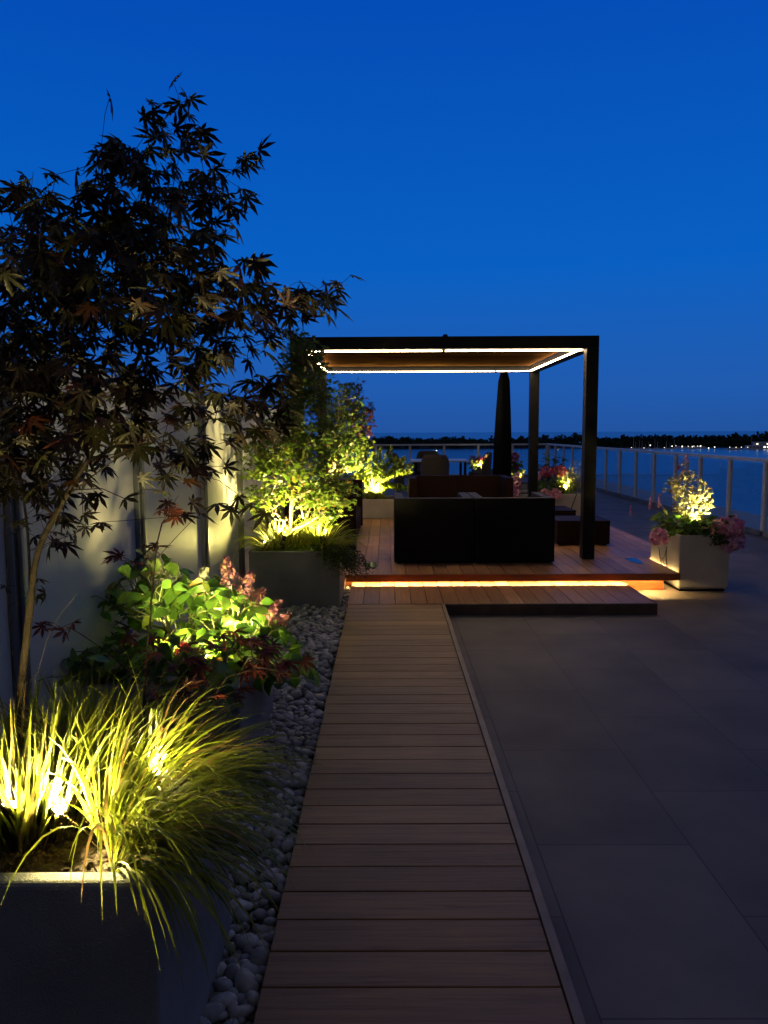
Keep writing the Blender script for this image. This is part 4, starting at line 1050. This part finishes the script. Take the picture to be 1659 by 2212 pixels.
for (x, y, Y, r, mat, lb, bx) in [(1182, 1019, 13.0, .095, 'fl_hot', 'rounded crimson pink bloom at the top left in the pale planter', 2.6), (1210, 1017, 13.0, .095, 'fl_hot', 'deep crimson bloom next to the lamp in the pale planter', 2.8),
        (1158, 1028, 13.0, .08, 'fl_pink', 'pink bloom just right of the rear pergola post', 2.4), (1178, 1066, 12.72, .075, 'fl_pink', 'pink bloom hanging over the pale planter rim beside the armchair', 2.55), (1200, 1068, 12.72, .085, 'fl_pink', 'pink bloom hanging lowest over the pale planter rim', 2.7),
        (1113, 1066, 12.72, .075, 'fl_pink', 'pink bloom low to the left of the rear pergola post', 2.2), (1118, 1048, 12.9, .07, 'fl_pink', 'pink bloom midway left of the rear pergola post', 2.25), (1119, 1030, 12.95, .08, 'fl_pink', 'pink bloom touching the left edge of the rear pergola post', 2.25)]:
    bloom(lb, (bx, 13.0, .56), P(x, y, Y), r, mat, 'mophead_flower', 110, G)
small_shrub('yellow green leafy plant glowing between parasol and rear post', (P(1110, 1030, 15.3).x, 15.45, .55), 200, .42, .55, LEAF_OV, .10, 'lf_lime')
bloom('crimson bloom highest beside the closed parasol', (2.55, 15.5, .55), P(1110, 988, 15.4), .10, 'fl_hot', 'mophead_flower', 110, G)
bloom('orange red bloom in the glow between parasol and rear post', (2.60, 15.5, .55), P(1114, 1010, 15.3), .06, 'fl_red', 'mophead_flower', 80, G)
t = small_shrub('mound of red and yellow bedding flowers beside the dining table', (P(1034, 1012, 19.6).x, 19.65, .64), 300, .55, .36, LEAF_ROUND, .07, 'lf_lime', 'bedding flowers', 'bedding_flowers')
for k in range(16):
    a = random.uniform(0, PI*2); flower_ball((.22*math.cos(a)*random.random()**.4, .2*math.sin(a), .22+.16*random.random()), .05, 'fl_red', t, 30)

# --- lamps
spot((-.935, 1.80, ZA-.01), (-.84, 1.80, 1.0), 5.5, 'spotlight hidden in the upright grass at the frame edge of the near planter', cone=178)
spot((-.84, 1.83, ZA-.01), (-.52, 1.66, .93), 9.5, 'spotlight in the near planter between the grass clumps', cone=178)
spot((-.665, 2.03, ZA-.02), (-.42, 1.98, 1.02), 2.2, 'added fill spotlight behind the grass clump that arches over the rim', cone=175)  # added lamp, hidden by the blades, brightens the right and back grass
spot((-.86, 3.42, ZB_+.03), (-.66, 3.66, 1.0), 11, 'spotlight low among the broad hydrangea leaves', cone=165)
spot((-1.08, 3.50, ZB_+.03), (-.80, 3.72, .95), 4.5, 'added fill spotlight deep in the broad leaves on the screen side', cone=165)  # extra lamp added to spread light into the dark lower left leaves
spot((-.80, 3.74, ZB_+.05), (-.66, 3.98, 1.1), 10, 'spotlight under the dusky pink hydrangea blooms', cone=165)
spot((-1.22, 4.05, ZB_), (-1.0, 4.3, 1.2), 3, 'spotlight beside the screen behind the hydrangeas', cone=160)
spot((P(612, 1190, 6.98).x, 6.98, ZC+.05), P(640, 1000, 7.30), 33, 'spotlight at the foot of the slender maple by the step', cone=150)
spot((-.60, 7.06, ZC+.03), P(680, 1010, 7.30), 9, 'second spotlight under the slender maple, towards the long sofa', cone=160)
spot((-1.12, 7.05, ZC), (-1.36, 6.75, 1.25), 4, 'spotlight between the slender maple and the glass screen', col=(1, .84, .22), cone=170, size=.09)
spot((3.29, 7.93, ZR+.04), P(1478, 1050, 8.2), 18, 'spotlight in the right planter aimed at the variegated shrub')
spot((P(812, 1065, 12.95).x, 12.90, ZE), P(825, 1000, 13.1), 50, 'spotlight under the feathery shrub in the low planter')
spot((P(795, 1060, 13.3).x, 13.0, ZE), P(800, 1010, 13.3), 24, 'second spotlight close to the one under the feathery shrub')
spot((-.95, 13.02, ZE+.03), P(745, 930, 13.3), 75, 'spotlight behind the left pergola post below the yellow green maple')
spot((P(1216, 1060, 12.95).x, 12.95, .56), P(1226, 1010, 13.3), 20, 'spotlight among the silvery sprigs in the pale planter')
spot((P(1122, 1030, 15.3).x, 15.28, .56), P(1115, 1000, 15.5), 20, 'spotlight between the closed parasol and the rear post')
spot((P(1034, 1012, 19.45).x, 19.47, .64), P(1034, 995, 19.7), 24, 'spotlight in the red and yellow bedding flowers')

# ================================================================== LIGHT
w = bpy.data.worlds.new('World'); S.world = w; w.use_nodes = True; nt = w.node_tree
bg = nt.nodes['Background']
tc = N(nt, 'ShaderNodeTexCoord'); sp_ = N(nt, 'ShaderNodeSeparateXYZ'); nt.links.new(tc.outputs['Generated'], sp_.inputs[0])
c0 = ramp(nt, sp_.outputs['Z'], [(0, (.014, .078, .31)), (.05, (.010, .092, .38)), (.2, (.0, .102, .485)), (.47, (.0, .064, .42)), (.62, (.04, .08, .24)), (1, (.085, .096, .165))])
c1 = ramp(nt, sp_.outputs['Z'], [(0, (.040, .050, .095)), (.3, (.062, .076, .145)), (1, (.085, .096, .165))])     # invented paler dusk sky outside the view, neutral fill for ground and shadows
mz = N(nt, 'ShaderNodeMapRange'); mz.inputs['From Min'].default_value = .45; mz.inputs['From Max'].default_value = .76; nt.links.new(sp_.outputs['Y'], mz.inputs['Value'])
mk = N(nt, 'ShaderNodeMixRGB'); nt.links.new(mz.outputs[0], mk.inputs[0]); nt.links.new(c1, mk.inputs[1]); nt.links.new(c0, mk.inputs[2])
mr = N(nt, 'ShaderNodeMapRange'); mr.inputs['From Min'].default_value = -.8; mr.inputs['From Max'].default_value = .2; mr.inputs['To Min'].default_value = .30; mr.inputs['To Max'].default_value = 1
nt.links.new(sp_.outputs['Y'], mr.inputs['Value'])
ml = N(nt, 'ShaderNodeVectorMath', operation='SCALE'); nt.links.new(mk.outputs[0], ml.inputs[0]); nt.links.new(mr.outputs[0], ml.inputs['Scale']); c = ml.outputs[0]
sky = N(nt, 'ShaderNodeTexSky'); sky.sky_type = 'NISHITA'; sky.sun_disc = False; sky.sun_elevation = R(1.0); sky.sun_rotation = R(200)
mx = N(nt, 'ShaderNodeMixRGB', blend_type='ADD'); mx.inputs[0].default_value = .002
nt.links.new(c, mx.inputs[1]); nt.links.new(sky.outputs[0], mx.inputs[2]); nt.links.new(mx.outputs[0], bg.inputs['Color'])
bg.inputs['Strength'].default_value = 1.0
sd = bpy.data.lights.new('sun', 'SUN'); sd.energy = .03; sd.angle = R(25); sd.color = (1, .8, .65)
so = bpy.data.objects.new('sun', sd); link(so); so.rotation_euler = (R(55), 0, R(-20))
S.view_settings.view_transform = 'Standard'; S.view_settings.look = 'None'; S.view_settings.exposure = .14; S.view_settings.gamma = 1
S.cycles.use_denoising = True
try: S.cycles.denoiser = 'OPENIMAGEDENOISE'
except Exception: pass
S.cycles.max_bounces = 6; S.cycles.transparent_max_bounces = 12; S.cycles.sample_clamp_indirect = 4
S.cycles.caustics_reflective = False; S.cycles.caustics_refractive = False
